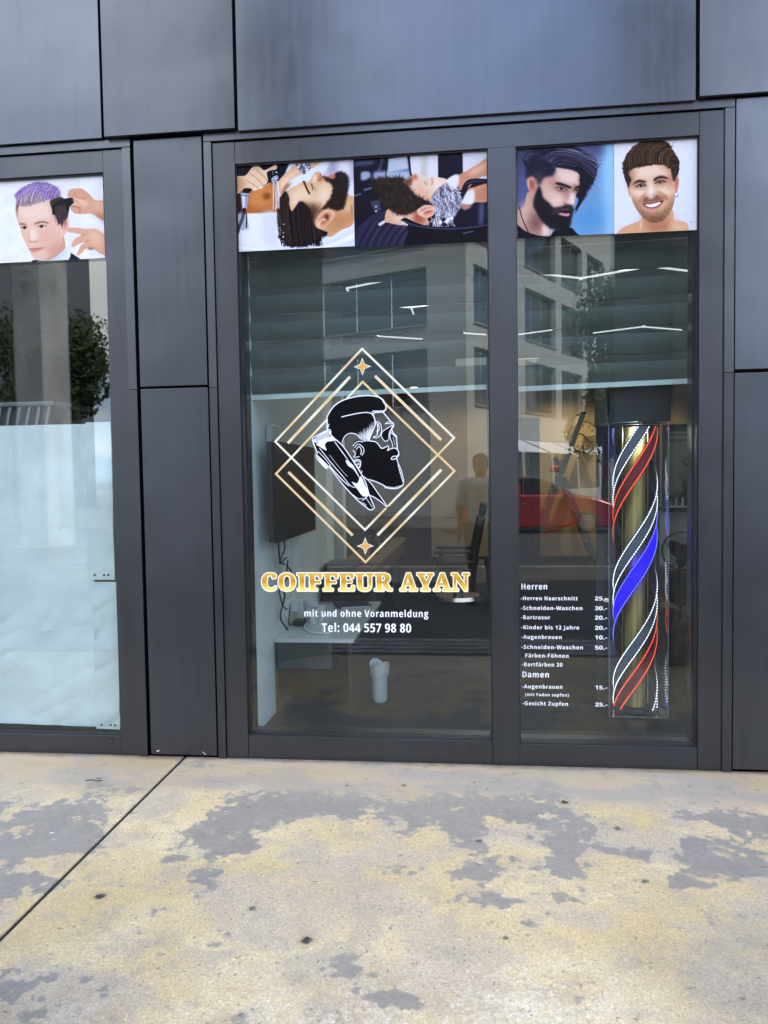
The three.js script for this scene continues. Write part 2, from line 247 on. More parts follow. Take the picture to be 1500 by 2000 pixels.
// ------------------------------------------------------------------ windows
function shopWindow(label, X0, X1, lights, seams) {   // lights: glass openings [x0, x1, y0, y1] in order from the left
  const w = thing('shop_window', label, 'shop window'), z = 0, gz = -0.028;
  const f0 = X0 + 0.045, f1 = X1 - 0.045;
  mesh('outer_trim', bx(X0, X1, 3.286, 3.329, -0.05, z + 0.012, 0.002), trimMat, w);
  for (const [a, b] of [[X0, X0 + 0.042], [X1 - 0.046, X1]]) { mesh('outer_trim', bx(a, b, 2.006, 3.284, -0.05, z + 0.012, 0.002), trimMat, w); mesh('outer_trim', bx(a, b, 0, 2.0035, -0.05, z + 0.0115, 0.002), frameMat, w); }
  const ytop = 3.281;
  mesh('side_frame', bx(f0, lights[0][0], 0, ytop, -0.08, z, 0.002), frameMat, w);
  mesh('side_frame', bx(lights.at(-1)[1], f1, 0, ytop, -0.08, z, 0.002), frameMat, w);
  for (let i = 1; i < lights.length; i++) mesh('mullion', bx(lights[i - 1][1], lights[i][0], 0, 3.166, -0.08, z + 0.001, 0.002), frameMat, w);
  lights.forEach(([x0, x1, y0, y1], i) => {
    const l = i ? x0 : x0 + 0.0015, r = x1 - 0.0015;
    mesh('sill', bx(l, r, 0, y0, -0.08, z - 0.003, 0.002), frameMat, w);
    const g = 0.0045; // rubber gasket
    mesh('gasket', [bx(x0 + 0.001, x0 + g, y0, y1, gz - 0.03, z - 0.012), bx(x1 - g, x1 - 0.001, y0, y1, gz - 0.03, z - 0.012), bx(x0 + g, x1 - g, y1 - g * 1.4, y1 + 0.002, gz - 0.03, z - 0.012), bx(x0 + g, x1 - g, y0 - 0.002, y0 + g, gz - 0.03, z - 0.012)], rubber, w);
    mesh('glass_pane', bx(x0 + g * 0.5, x1 - g * 0.5, y0 + g * 0.5, y1 - g * 0.5, gz - 0.024, gz), glassMat, w);
    mesh('inner_frame', [bx(x0 - 0.02, x0 + 0.012, y0 - 0.02, y1, -0.16, -0.081), bx(x1 - 0.012, x1 + 0.02, y0 - 0.02, y1, -0.16, -0.081), bx(x0 - 0.02, x1 + 0.02, y1 - 0.004, y1 + 0.05, -0.16, -0.081), bx(x0 - 0.02, x1 + 0.02, 0.02, y0 + 0.002, -0.16, -0.081)], frameMat, w);
  });
  mesh('top_frame', bx(lights[0][0] + 0.0015, lights.at(-1)[1] - 0.0015, 3.167, ytop, -0.08, z - 0.002, 0.002), frameMat, w);
  return w;
}
const win = shopWindow('large two-light barber shop window with gold logo on its glass', -1.375, 1.296, [[-1.211, 0.1035, 0.126, 3.1665], [0.242, 1.134, 0.115, 3.1665]]);
const win2 = shopWindow('shop window at left with paper sheets behind its lower glass', -3.5, -1.777, [[-3.36, -1.935, 0.106, 3.165]]);
const cap = M(C(0.03, 0.03, 0.032), 0.5);
for (const [x, y] of [[-1.157, 0.094], [-0.035, 0.086], [0.315, 0.085], [1.062, 0.078]]) mesh('drain_slot', bx(x - 0.012, x + 0.012, y - 0.0035, y + 0.0035, -0.006, -0.0012, 0.003), cap, win);
mesh('drain_slot', bx(-2.012, -1.982, 0.063, 0.078, -0.006, 0.004, 0.003), cap, win2);
// ------------------------------------------------------------------ printed film on the glass: pictures
const DZ = -0.0255;
// curve through points, closed or open
function path(c, p, close = true) {
  c.beginPath(); const n = p.length;
  if (close) { c.moveTo(...p[0]); for (let i = 0; i < n; i++) { const a = p[(i + n - 1) % n], b = p[i], d = p[(i + 1) % n], e = p[(i + 2) % n], k = 0.15; c.bezierCurveTo(b[0] + (d[0] - a[0]) * k, b[1] + (d[1] - a[1]) * k, d[0] - (e[0] - b[0]) * k, d[1] - (e[1] - b[1]) * k, d[0], d[1]); } c.closePath(); } else {
    c.moveTo(...p[0]); for (let i = 1; i < n - 1; i++) c.quadraticCurveTo(p[i][0], p[i][1], (p[i][0] + p[i + 1][0]) / 2, (p[i][1] + p[i + 1][1]) / 2); c.lineTo(...p[n - 1]);
  }
}
const poly = (c, p) => { c.beginPath(); p.forEach((q, i) => (i ? c.lineTo(...q) : c.moveTo(...q))); c.closePath(); };
function fill(c, p, color, blur = 0, sharp = false) { c.save(); if (blur) c.filter = `blur(${blur}px)`; (sharp ? poly : path)(c, p); c.fillStyle = color; c.fill(); c.restore(); }
function line(c, p, color, w, blur = 0) { c.save(); if (blur) c.filter = `blur(${blur}px)`; path(c, p, false); c.strokeStyle = color; c.lineWidth = w; c.lineCap = 'round'; c.lineJoin = 'round'; c.stroke(); c.restore(); }
function inside(c, p, f) { c.save(); path(c, p); c.clip(); f(); c.restore(); }
const inPoly = (p, x, y) => { let r = false; for (let i = 0, j = p.length - 1; i < p.length; j = i++) { const [a, b] = p[i], [d, e] = p[j]; if ((b > y) !== (e > y) && x < (d - a) * (y - b) / (e - b) + a) r = !r; } return r; };
// many short hairs rooted inside a region; dir(x, y) gives angle, colours are picked at random
function hair(c, p, n, len, w, colors, dir, curl = 0.3) {
  const xs = p.map((q) => q[0]), ys = p.map((q) => q[1]), x0 = Math.min(...xs), x1 = Math.max(...xs), y0 = Math.min(...ys), y1 = Math.max(...ys);
  c.save(); c.lineCap = 'round';
  for (let i = 0; i < n; i++) {
    const x = rr(x0, x1), y = rr(y0, y1); if (!inPoly(p, x, y)) continue;
    const a = dir(x, y) + rr(-curl, curl), b = a + rr(-curl, curl), l = len * rr(0.5, 1.2);
    c.strokeStyle = colors[Math.floor(rnd() * colors.length)]; c.lineWidth = w * rr(0.5, 1.3); c.beginPath(); c.moveTo(x, y);
    c.quadraticCurveTo(x + Math.cos(a) * l * 0.5, y + Math.sin(a) * l * 0.5, x + (Math.cos(a) + Math.cos(b)) * l * 0.5, y + (Math.sin(a) + Math.sin(b)) * l * 0.5); c.stroke();
  }
  c.restore();
}
// a picture drawn in the units of a working sketch whose corners are given
function picture(w, h, [tx, ty], [rx, ry], [bx_, by], draw) {
  return canvasTex(w, h, (c) => {
    const a = rx - tx, b = ry - ty, d = bx_ - tx, e = by - ty, k = a * e - b * d; // canvas = W/H * inverse([a d; b e]) * (p - t)
    c.setTransform(w * e / k, -h * b / k, -w * d / k, h * a / k, w * (-e * tx + d * ty) / k, h * (b * tx - a * ty) / k);
    draw(c);
    const ph = rr(0, 90);
    // print tone: deeper darks, a little grain
    const im = c.getImageData(0, 0, w, h), q = im.data; for (let i = 0; i < q.length; i += 4) { const px = (i / 4) % w, py = (i / 4 / w) | 0, n = (rnd() - 0.5) * 10 + (fbm(px * 0.05 + ph, py * 0.05, 4) - 0.5) * 8; for (let k = 0; k < 3; k++) { const v = q[i + k] / 255, s = v * v * (3 - 2 * v); q[i + k] = Math.max(0, Math.min(255, (v * 0.65 + s * 0.35) * 260 - 6 + n)); } } c.putImageData(im, 0, 0);
  });
}
// uneven tufts along a hairline: clumps of fine strands that leave the outline at a slant
function fringe(c, p, n, len, w, colors, slant = 0.5) {
  const seg = []; let L = 0; for (let i = 1; i < p.length; i++) { const d = Math.hypot(p[i][0] - p[i - 1][0], p[i][1] - p[i - 1][1]); seg.push(d); L += d; }
  c.save(); c.lineCap = 'round';
  for (let k = 0; k < n; k++) {
    let q = rnd() * L, i = 0; while (i < seg.length - 1 && q > seg[i]) q -= seg[i++]; const [a, b] = [p[i], p[i + 1]], t = q / seg[i], dx = (b[0] - a[0]) / seg[i], dy = (b[1] - a[1]) / seg[i], x = a[0] + (b[0] - a[0]) * t, y = a[1] + (b[1] - a[1]) * t;
    const l = len * (0.35 + 0.9 * vn(x * 0.03 + 7, y * 0.03) * rr(0.5, 1.3)), s = slant * rr(0.6, 1.4), nx = dy, ny = -dx, ex = dx * (1 - s) + nx * s, ey = dy * (1 - s) + ny * s;
    c.strokeStyle = colors[Math.floor(rnd() * colors.length)]; c.lineWidth = w * rr(0.5, 1.4); c.beginPath(); c.moveTo(x - nx * 14 - dx * 20, y - ny * 14 - dy * 20); c.quadraticCurveTo(x + dx * l * 0.4, y + dy * l * 0.4, x + ex * l, y + ey * l); c.stroke();
  }
  c.restore();
}
// long locks: many fine curves that follow one flow, kept inside an outline
function locks(c, clip, n, w, colors, gen) {
  inside(c, clip, () => { c.lineCap = 'round'; for (let i = 0; i < n; i++) { const p = gen(rnd(), rnd()); c.strokeStyle = colors[Math.floor(rnd() * colors.length)]; c.lineWidth = w * rr(0.4, 1.5); c.beginPath(); c.moveTo(...p[0]); c.bezierCurveTo(...p[1], ...p[2], ...p[3]); c.stroke(); } });
}
const SK = ['#e9bf9f', '#d9a583', '#f3d3ba', '#b97f5f', '#8c5a42'];

// a man lying back while his hair is rinsed
const pRinse = picture(768, 556, [60, 125], [1437, 62], [80, 1150], (c) => {
  const g = c.createLinearGradient(0, 60, 0, 1150); g.addColorStop(0, '#c9cde0'); g.addColorStop(0.5, '#e6e6f2'); g.addColorStop(1, '#dfe4ef'); c.fillStyle = g; c.fillRect(-50, 0, 1700, 1300);
  fill(c, [[1120, 60], [1440, 40], [1450, 330], [1300, 260], [1120, 250]], '#a9a2bf', 20); fill(c, [[1260, 80], [1390, 70], [1400, 300], [1270, 240]], '#d9dbe9', 16);
  fill(c, [[650, 60], [1130, 60], [1110, 220], [900, 330], [700, 420], [560, 380]], '#dfe7f4', 10);
  fill(c, [[40, 90], [640, 80], [655, 200], [590, 300], [450, 420], [40, 470]], '#15142b', 4);                    // dark shirt
  fill(c, [[60, 440], [260, 400], [480, 330], [560, 430], [560, 690], [180, 710], [70, 690]], '#a9683d', 8); fill(c, [[230, 430], [480, 370], [520, 500], [470, 610], [240, 620]], '#cf8c55', 22); fill(c, [[390, 470], [470, 470], [450, 530], [390, 520]], '#6b3a1f', 14); fill(c, [[60, 470], [130, 470], [130, 690], [70, 690]], '#3b1f22', 10);
  fill(c, [[75, 700], [560, 690], [600, 1100], [90, 1140]], '#e9ebf5', 4, true); fill(c, [[380, 720], [540, 700], [570, 1040], [400, 1060]], '#d3d9ea', 22);
  fill(c, [[75, 1060], [400, 1100], [800, 1110], [1150, 1040], [1460, 900], [1470, 1180], [60, 1180]], '#d4deea', 3); fill(c, [[75, 1075], [420, 1115], [820, 1120], [1180, 1060], [1460, 930], [1460, 990], [1180, 1100], [820, 1150], [420, 1140], [75, 1110]], '#f1f5fb', 5);
  // far arm with a bead bracelet
  fill(c, [[560, 330], [640, 240], [760, 130], [920, 60], [1090, 80], [940, 190], [820, 250], [700, 320], [640, 420], [600, 480], [565, 420]], '#dfb292', 2); fill(c, [[600, 330], [700, 250], [820, 190], [760, 250], [660, 340], [610, 430]], '#f0cdb2', 10); fill(c, [[640, 380], [720, 340], [640, 440], [600, 480]], '#a35a45', 8);
  inside(c, [[765, 110], [880, 85], [945, 160], [860, 245]], () => { c.fillStyle = '#6d7084'; c.fillRect(700, 50, 300, 250); for (let i = 0; i < 70; i++) { c.fillStyle = ['#e6e8f2', '#b4b7c8', '#4c4e60'][i % 3]; c.beginPath(); c.arc(rr(770, 940), rr(90, 240), rr(7, 13), 0, 7); c.fill(); } });
  // face in profile, nose up
  const face = [[1440, 820], [1300, 900], [1150, 980], [1000, 860], [900, 720], [680, 690], [640, 560], [650, 460], [720, 400], [800, 360], [860, 320], [905, 340], [950, 290], [1000, 220], [1060, 230], [1090, 290], [1150, 265], [1230, 240], [1300, 300], [1380, 480], [1450, 540]];
  fill(c, face, '#d8a884', 1);
  inside(c, face, () => {
    fill(c, [[690, 500], [800, 390], [900, 400], [980, 520], [1010, 600], [900, 620], [720, 640]], '#efcfb0', 26); fill(c, [[1030, 380], [1180, 380], [1200, 470], [1120, 600], [1030, 590]], '#f2d2b6', 24); fill(c, [[960, 300], [1010, 240], [1040, 300], [980, 350]], '#f6d8bf', 10);
    fill(c, [[1040, 240], [1085, 280], [1070, 330], [1020, 320]], '#bf7d5e', 10); fill(c, [[1200, 720], [1440, 600], [1450, 800], [1200, 930], [1100, 900]], '#c08a63', 30); fill(c, [[1300, 620], [1450, 540], [1450, 640], [1330, 720]], '#dcae8a', 20); fill(c, [[860, 590], [1010, 620], [1040, 700], [950, 700]], '#a57a5e', 24);
  });
  line(c, [[862, 330], [885, 380], [905, 430], [930, 470]], '#3a2318', 20, 2); line(c, [[948, 360], [966, 395], [968, 430]], '#20120e', 9, 1); line(c, [[955, 350], [985, 385], [1000, 440]], '#8f5f48', 5, 2); line(c, [[1055, 240], [1078, 280], [1060, 322], [1020, 318]], '#8a4f3a', 6, 2);
  const beard = [[1085, 265], [1150, 290], [1210, 300], [1230, 240], [1290, 222], [1360, 250], [1388, 320], [1380, 420], [1360, 520], [1330, 640], [1250, 670], [1150, 640], [1060, 670], [1110, 610], [1180, 520], [1205, 420], [1190, 360], [1120, 320]];
  fill(c, beard, 'rgba(38,26,24,0.9)', 7); hair(c, beard, 2600, 24, 3, ['#1a1216', '#2a1d1c', '#3c2a22', '#120d12'], () => rr(0, 6.3)); fill(c, [[1150, 270], [1200, 255], [1235, 270], [1200, 300]], '#b9776a', 4);
  // wet hair
  const top = [[650, 440], [600, 490], [560, 570], [550, 760], [575, 950], [640, 1060], [780, 1085], [950, 1060], [1050, 990], [1140, 930], [1000, 860], [960, 700], [880, 590], [820, 560], [770, 620], [720, 680], [690, 600], [690, 520]];
  fill(c, top, '#1a1216', 4); fill(c, [[820, 570], [900, 600], [1030, 640], [1010, 740], [960, 820], [880, 700]], 'rgba(66,46,38,0.75)', 18);
  inside(c, top, () => hair(c, top, 1900, 110, 4, ['#120c12', '#241a1c', '#3a2b29', '#0c0810', '#54433c'], (x) => (x < 760 ? 1.5 : 0.95), 0.18)); for (let i = 0; i < 60; i++) { const x = rr(570, 1080); line(c, [[x, 1000 + rr(-40, 20)], [x + rr(-8, 25), 1060 + rr(0, 30)]], '#140d13', rr(4, 10)); }
  for (let i = 0; i < 16; i++) { const x = rr(555, 640), y = rr(560, 900); line(c, [[x, y], [x + rr(4, 14), y + rr(60, 170)]], 'rgba(190,180,190,0.5)', rr(2, 4)); }
  locks(c, top, 420, 5, ['rgba(12,9,14,0.75)', 'rgba(58,44,42,0.6)', 'rgba(30,22,26,0.7)', 'rgba(96,80,74,0.4)'], (t, s) => { const x = 600 + 380 * t, y = 520 + 190 * t; return [[x, y - 60 * s], [x - 30 + 60 * t, y + 120], [x - 20 + 70 * t, y + 260], [x + 10 + 60 * t + 30 * s, y + 420 + 160 * s]]; });
  fringe(c, [[1140, 940], [1050, 1000], [950, 1065], [780, 1090], [640, 1065], [580, 960]], 170, 46, 5, ['#140d13', '#241a1c', '#0c0810'], 0.5); for (let i = 0; i < 240; i++) { const x = rr(840, 1060), y = rr(560, 760); line(c, [[x, y], [x + rr(6, 20), y + rr(8, 26)]], 'rgba(40,28,26,0.4)', 2.5); }
  // ear
  fill(c, [[1040, 720], [1120, 660], [1210, 680], [1220, 740], [1150, 830], [1100, 885], [1030, 870], [1005, 800]], '#e3b393', 1); fill(c, [[1050, 770], [1120, 700], [1180, 710], [1150, 790], [1080, 850]], '#b97a5e', 10); line(c, [[1030, 850], [1060, 770], [1130, 780], [1150, 720]], '#f6d6bd', 14, 3); fill(c, [[1110, 730], [1150, 715], [1150, 780], [1125, 770]], '#5b2f25', 6);
  // hand and shower head, water
  fill(c, [[40, 270], [170, 250], [260, 150], [330, 140], [400, 190], [530, 130], [540, 180], [430, 215], [460, 320], [420, 370], [370, 400], [280, 425], [160, 400], [60, 470]], '#ecc6a8', 1);
  for (const q of [[[300, 190], [380, 240], [440, 330]], [[230, 230], [320, 290], [380, 370]], [[190, 310], [260, 350], [320, 400]]]) line(c, q, '#a9714f', 7, 2); fill(c, [[60, 300], [150, 280], [170, 380], [70, 440]], '#d2a07c', 14); for (const [x, y] of [[430, 350], [360, 395], [290, 415]]) fill(c, [[x - 22, y - 12], [x + 18, y - 14], [x + 10, y + 12], [x - 18, y + 10]], '#f7dccb', 3);
  fill(c, [[430, 220], [500, 190], [560, 230], [550, 290], [480, 320], [380, 390], [440, 320]], '#14131f', 1); fill(c, [[480, 290], [545, 250], [565, 290], [500, 335]], '#9aa0b4', 2); for (let i = 0; i < 12; i++) { c.fillStyle = '#e8ebf5'; c.beginPath(); c.arc(rr(475, 550), rr(205, 300), rr(3, 7), 0, 7); c.fill(); }
  fill(c, [[160, 400], [250, 410], [200, 470], [140, 460]], '#15131f', 1); fill(c, [[112, 450], [218, 460], [210, 510], [190, 640], [135, 640], [120, 510]], '#9ba1b5', 1, true); fill(c, [[135, 470], [165, 470], [160, 630], [142, 630]], '#eef1fa', 4, true); line(c, [[112, 480], [215, 492]], '#4d5064', 9); line(c, [[158, 650], [140, 760], [90, 860], [75, 930]], '#14131f', 40); fill(c, [[90, 700], [150, 680], [200, 800], [205, 880], [100, 880]], 'rgba(130,136,158,0.6)', 4); line(c, [[180, 690], [190, 780], [180, 860]], '#22222c', 16);
  for (let i = 0; i < 16; i++) { const x = rr(500, 560); line(c, [[x, 320], [x + rr(-6, 24), 440], [x + rr(-14, 26), 590 + rr(0, 70)]], ['rgba(240,240,250,0.75)', 'rgba(170,160,165,0.7)', 'rgba(225,215,215,0.6)'][i % 3], rr(3, 8)); }
  for (let i = 0; i < 26; i++) { c.fillStyle = 'rgba(245,246,252,0.9)'; c.beginPath(); c.arc(rr(420, 700), rr(820, 1060), rr(2, 7), 0, 7); c.fill(); }
  line(c, [[1415, 610], [1430, 650], [1420, 700]], '#7d7480', 12, 3);
});

// a bearded man at a black wash basin
const pBasin = picture(832, 556, [35, 108], [1452, 20], [45, 1045], (c) => {
  c.fillStyle = '#14122a'; c.fillRect(-50, -50, 1700, 1300);
  fill(c, [[640, 40], [940, 30], [945, 320], [640, 340]], '#dcdbe8', 3, true); fill(c, [[755, 40], [830, 40], [830, 310], [755, 310]], '#c9c4bd', 10, true); fill(c, [[1190, 10], [1470, 0], [1470, 330], [1200, 320]], '#d8d8e6', 3, true); fill(c, [[940, 20], [1195, 20], [1200, 320], [940, 330]], '#14142b', 2, true);
  fill(c, [[410, 110], [610, 80], [630, 220], [400, 260]], '#b7c0d4', 5, true); fill(c, [[250, 250], [640, 225], [660, 340], [240, 350]], '#a7b3cc', 10, true); fill(c, [[120, 255], [205, 250], [215, 310], [120, 340]], '#98a4bf', 6); line(c, [[380, 110], [385, 330]], '#12112a', 12); line(c, [[632, 80], [640, 240], [660, 300]], '#12112a', 20); fill(c, [[50, 150], [250, 130], [240, 170], [60, 190]], '#5a6079', 10); fill(c, [[320, 60], [350, 120], [320, 230], [290, 240], [330, 160]], '#7d7f97', 8);
  line(c, [[150, 440], [280, 400]], '#6c6e85', 22, 3); line(c, [[45, 500], [110, 480]], '#6c6e85', 16, 3); fill(c, [[210, 560], [310, 540], [330, 650], [260, 670]], '#454860', 2, true); for (const y of [612, 660]) { c.fillStyle = '#b9bccd'; c.beginPath(); c.arc(275, y, 10, 0, 7); c.fill(); }
  // cape
  fill(c, [[20, 900], [180, 740], [300, 670], [420, 650], [560, 790], [660, 930], [660, 1060], [20, 1080]], '#332e4a', 2); for (let i = 0; i < 14; i++) { const x = 60 + i * 40; line(c, [[x + 150, 740 + i * 6], [x + 50, 880], [x - 20, 1040]], i % 2 ? '#1c1933' : '#4a4564', rr(6, 16), 4); } fill(c, [[300, 790], [370, 750], [380, 770], [320, 810]], '#d7d5e6', 2);
  // neck and face
  fill(c, [[370, 760], [400, 640], [560, 600], [760, 640], [900, 760], [800, 800], [540, 800], [420, 780]], '#d9a88f', 1); fill(c, [[420, 660], [560, 700], [700, 760], [540, 780]], '#f0cbb6', 20); fill(c, [[700, 650], [800, 740], [760, 790], [680, 760]], '#a4604c', 14);
  const face = [[590, 360], [640, 330], [665, 280], [700, 262], [740, 290], [820, 310], [880, 300], [960, 305], [1035, 330], [1060, 420], [960, 540], [840, 560], [700, 500], [610, 420]];
  fill(c, face, '#eac3ae', 1); inside(c, face, () => { fill(c, [[860, 300], [1040, 330], [1020, 450], [900, 480]], '#f8ddcb', 26); fill(c, [[680, 420], [840, 460], [840, 560], [720, 540]], '#dca78f', 24); fill(c, [[680, 270], [720, 300], [700, 330], [670, 310]], '#b5604a', 8); });
  line(c, [[870, 310], [885, 340], [870, 385]], '#b08469', 12, 4); line(c, [[790, 350], [815, 385]], '#5b3a30', 5, 1); line(c, [[812, 340], [838, 380]], '#b3836f', 5, 2); fill(c, [[600, 350], [650, 300], [670, 330], [640, 400]], '#7e4a33', 8);
  // beard
  const beard = [[215, 360], [300, 320], [420, 320], [560, 310], [620, 400], [700, 490], [800, 540], [850, 560], [760, 600], [640, 680], [520, 690], [440, 650], [330, 560], [270, 450]];
  fill(c, beard, '#241a18', 6); hair(c, beard, 4200, 46, 2.6, ['#17100f', '#2e211c', '#463328', '#100b0c', '#5a4334'], () => rr(0, 6.3), 0.9); hair(c, [[200, 350], [330, 310], [560, 300], [560, 360], [300, 460], [260, 480]], 500, 50, 2, ['#2a1f1c', '#3d2d26'], () => rr(3, 5), 0.6); fill(c, [[570, 340], [600, 330], [595, 370], [580, 370]], '#8f5548', 3);
  // lathered hair
  const foam = [[1040, 360], [1110, 380], [1170, 480], [1200, 600], [1150, 700], [1060, 760], [960, 780], [860, 770], [920, 680], [880, 580], [870, 500], [960, 400]];
  fill(c, foam, '#8d8b9f', 4); hair(c, foam, 700, 80, 7, ['#e2e3ee', '#b9bbcb', '#5c576a', '#3a3648', '#d3d4e2', '#8d8a9c', '#a5a3b5'], (x, y) => 1.2 + (y - 560) * 0.0012, 0.6); for (let i = 0; i < 14; i++) { const x = rr(840, 1160), y = rr(700, 790); fill(c, [[x - 20, y], [x, y - 25], [x + 22, y], [x, y + 22]], i % 2 ? '#e9eaf4' : '#15132a', 2); }
  // ear
  fill(c, [[720, 640], [800, 590], [890, 600], [915, 640], [880, 700], [800, 718], [730, 690]], '#eab7a3', 1); fill(c, [[760, 640], [860, 620], [880, 660], [800, 690]], '#c46f5d', 9); line(c, [[760, 680], [800, 640], [880, 630]], '#f9d9cb', 12, 3);
  // basin
  fill(c, [[540, 760], [590, 725], [700, 770], [820, 805], [1000, 815], [1240, 810], [1470, 780], [1470, 1080], [640, 1080], [620, 840]], '#0d0b1e', 1); fill(c, [[1200, 600], [1470, 540], [1470, 780], [1180, 800], [1100, 760]], '#16142c', 5); fill(c, [[1380, 560], [1420, 555], [1410, 770], [1370, 775]], '#6f6d92', 12); line(c, [[560, 750], [620, 790], [820, 825], [1040, 838], [1260, 820], [1460, 790]], '#58567a', 12, 2); line(c, [[550, 765], [610, 800]], '#f2f2fa', 16, 2); line(c, [[1200, 880], [1310, 855]], '#8a88a6', 9, 2);
  // hands
  fill(c, [[1470, 100], [1350, 170], [1230, 240], [1130, 300], [1160, 420], [1230, 430], [1380, 300], [1470, 270]], '#c98f76', 2); fill(c, [[1260, 240], [1440, 150], [1460, 200], [1300, 280]], '#e4b49a', 14); fill(c, [[1030, 330], [1100, 280], [1150, 275], [1160, 340], [1130, 420], [1060, 380]], '#e6e6f2', 4);
  line(c, [[1210, 440], [1230, 370], [1300, 335], [1470, 345]], '#15132a', 54); line(c, [[1230, 370], [1300, 335], [1420, 340]], '#6a6885', 8, 3);
  fill(c, [[1190, 590], [1250, 430], [1320, 400], [1470, 370], [1470, 540], [1330, 560], [1240, 600]], '#cf967c', 2); fill(c, [[1190, 570], [1240, 460], [1310, 430], [1320, 520], [1290, 580]], '#e9e9f4', 5); for (let i = 0; i < 4; i++) line(c, [[1340, 450 + i * 28], [1440, 420 + i * 30]], '#a4654f', 5, 3); fill(c, [[1170, 580], [1300, 590], [1220, 640]], '#b08478', 6);
});

// long-fringed bearded man against blue
const pFringe = picture(640, 590, [75, 225], [1497, 135], [85, 1540], (c) => {
  const g = c.createLinearGradient(80, 200, 1500, 1400); g.addColorStop(0, '#5a5674'); g.addColorStop(0.3, '#5d6593'); g.addColorStop(0.55, '#7390ba'); g.addColorStop(0.8, '#7ba2c6'); g.addColorStop(1, '#8aa3c8'); c.fillStyle = g; c.fillRect(-50, 0, 1700, 1700);
  fill(c, [[1340, 150], [1520, 140], [1520, 1500], [1400, 1400], [1360, 800]], '#9ccaf2', 30); fill(c, [[1000, 150], [1330, 130], [1320, 330], [1150, 300]], '#565879', 30); fill(c, [[80, 230], [260, 230], [200, 420], [80, 520]], '#4c4560', 40); fill(c, [[960, 1150], [1300, 1000], [1320, 1400], [1000, 1420]], '#5f95cb', 50);
  // neck, shirt
  fill(c, [[80, 1150], [180, 1050], [250, 850], [420, 1000], [560, 1350], [600, 1430], [540, 1510], [300, 1480], [80, 1380]], '#c79b8c', 2); fill(c, [[90, 1130], [230, 1000], [330, 1150], [250, 1330], [100, 1330]], '#d9b3a4', 30); fill(c, [[330, 1100], [470, 1300], [420, 1440], [250, 1400]], '#7c5a58', 30); fill(c, [[470, 1330], [560, 1390], [590, 1440], [530, 1500], [450, 1480]], '#e5c9bf', 10);
  fill(c, [[60, 1340], [200, 1430], [380, 1490], [560, 1500], [640, 1420], [860, 1370], [940, 1430], [980, 1560], [60, 1580]], '#111127', 2); line(c, [[115, 1080], [140, 1220], [200, 1350], [245, 1440]], '#15131f', 15); line(c, [[560, 1390], [560, 1480]], '#5c6b8a', 5);
  // ear
  fill(c, [[225, 660], [280, 612], [340, 640], [400, 720], [380, 830], [330, 900], [270, 850], [230, 760]], '#d79f8c', 1); fill(c, [[245, 690], [300, 650], [340, 720], [330, 850], [270, 790]], '#a25d53', 12); line(c, [[250, 770], [240, 690], [280, 640], [330, 665]], '#ecc4b3', 14, 3);
  const face = [[400, 700], [470, 640], [620, 520], [700, 490], [900, 520], [1010, 560], [1010, 740], [985, 850], [950, 900], [925, 1020], [905, 1060], [915, 1110], [880, 1200], [840, 1330], [500, 1300], [370, 1000], [350, 850]];
  fill(c, face, '#d3a999', 1);
  inside(c, face, () => {
    fill(c, [[650, 540], [900, 540], [990, 600], [960, 740], [760, 700], [640, 640]], '#efd3c8', 30); fill(c, [[430, 760], [640, 740], [660, 880], [560, 960], [450, 900]], '#d9b0a0', 26); fill(c, [[640, 880], [780, 860], [760, 1010], [640, 1040], [560, 980]], '#ecccc0', 24); fill(c, [[880, 850], [925, 880], [915, 1020], [830, 990]], '#f3d9d0', 10);
    fill(c, [[780, 800], [870, 780], [850, 900], [780, 990]], '#a97b73', 22); fill(c, [[560, 640], [660, 600], [640, 720], [560, 760]], '#a77d74', 24); fill(c, [[620, 740], [820, 760], [840, 830], [700, 850]], '#8f6660', 16); fill(c, [[900, 760], [1010, 750], [1000, 850], [920, 850]], '#8b615d', 12);
  });
  // brows, eyes
  fill(c, [[640, 715], [700, 708], [790, 735], [880, 775], [860, 795], [770, 765], [690, 745]], '#1d1620', 3); fill(c, [[920, 790], [970, 760], [1015, 755], [1012, 775], [960, 790]], '#1d1620', 3); line(c, [[920, 740], [935, 790]], '#b08378', 8, 4);
  fill(c, [[660, 795], [720, 765], [780, 790], [800, 820], [720, 825]], '#a98f8a', 2); c.fillStyle = '#1a1218'; c.beginPath(); c.arc(738, 795, 26, 0, 7); c.fill(); line(c, [[655, 795], [720, 765], [790, 800], [820, 820]], '#120d14', 10, 1); line(c, [[680, 820], [740, 840], [800, 828]], '#6a4440', 7, 3); fill(c, [[920, 830], [960, 800], [1000, 795], [985, 830]], '#a08680', 2); c.fillStyle = '#1a1218'; c.beginPath(); c.arc(962, 815, 20, 0, 7); c.fill(); line(c, [[915, 830], [955, 800], [1005, 790]], '#120d14', 10, 1); c.fillStyle = '#f6f0f2'; c.beginPath(); c.arc(744, 788, 5, 0, 7); c.arc(968, 808, 5, 0, 7); c.fill();
  line(c, [[770, 1010], [800, 1030], [850, 1045], [905, 1050]], '#7c4c48', 12, 3); line(c, [[890, 870], [880, 940], [925, 1010]], '#f8e2da', 10, 6);
  // beard
  const beard = [[400, 760], [440, 830], [460, 930], [560, 1020], [620, 1080], [720, 1070], [800, 1040], [880, 1050], [915, 1100], [890, 1190], [870, 1290], [840, 1390], [720, 1420], [560, 1370], [440, 1260], [350, 1110], [320, 1030], [350, 880]];
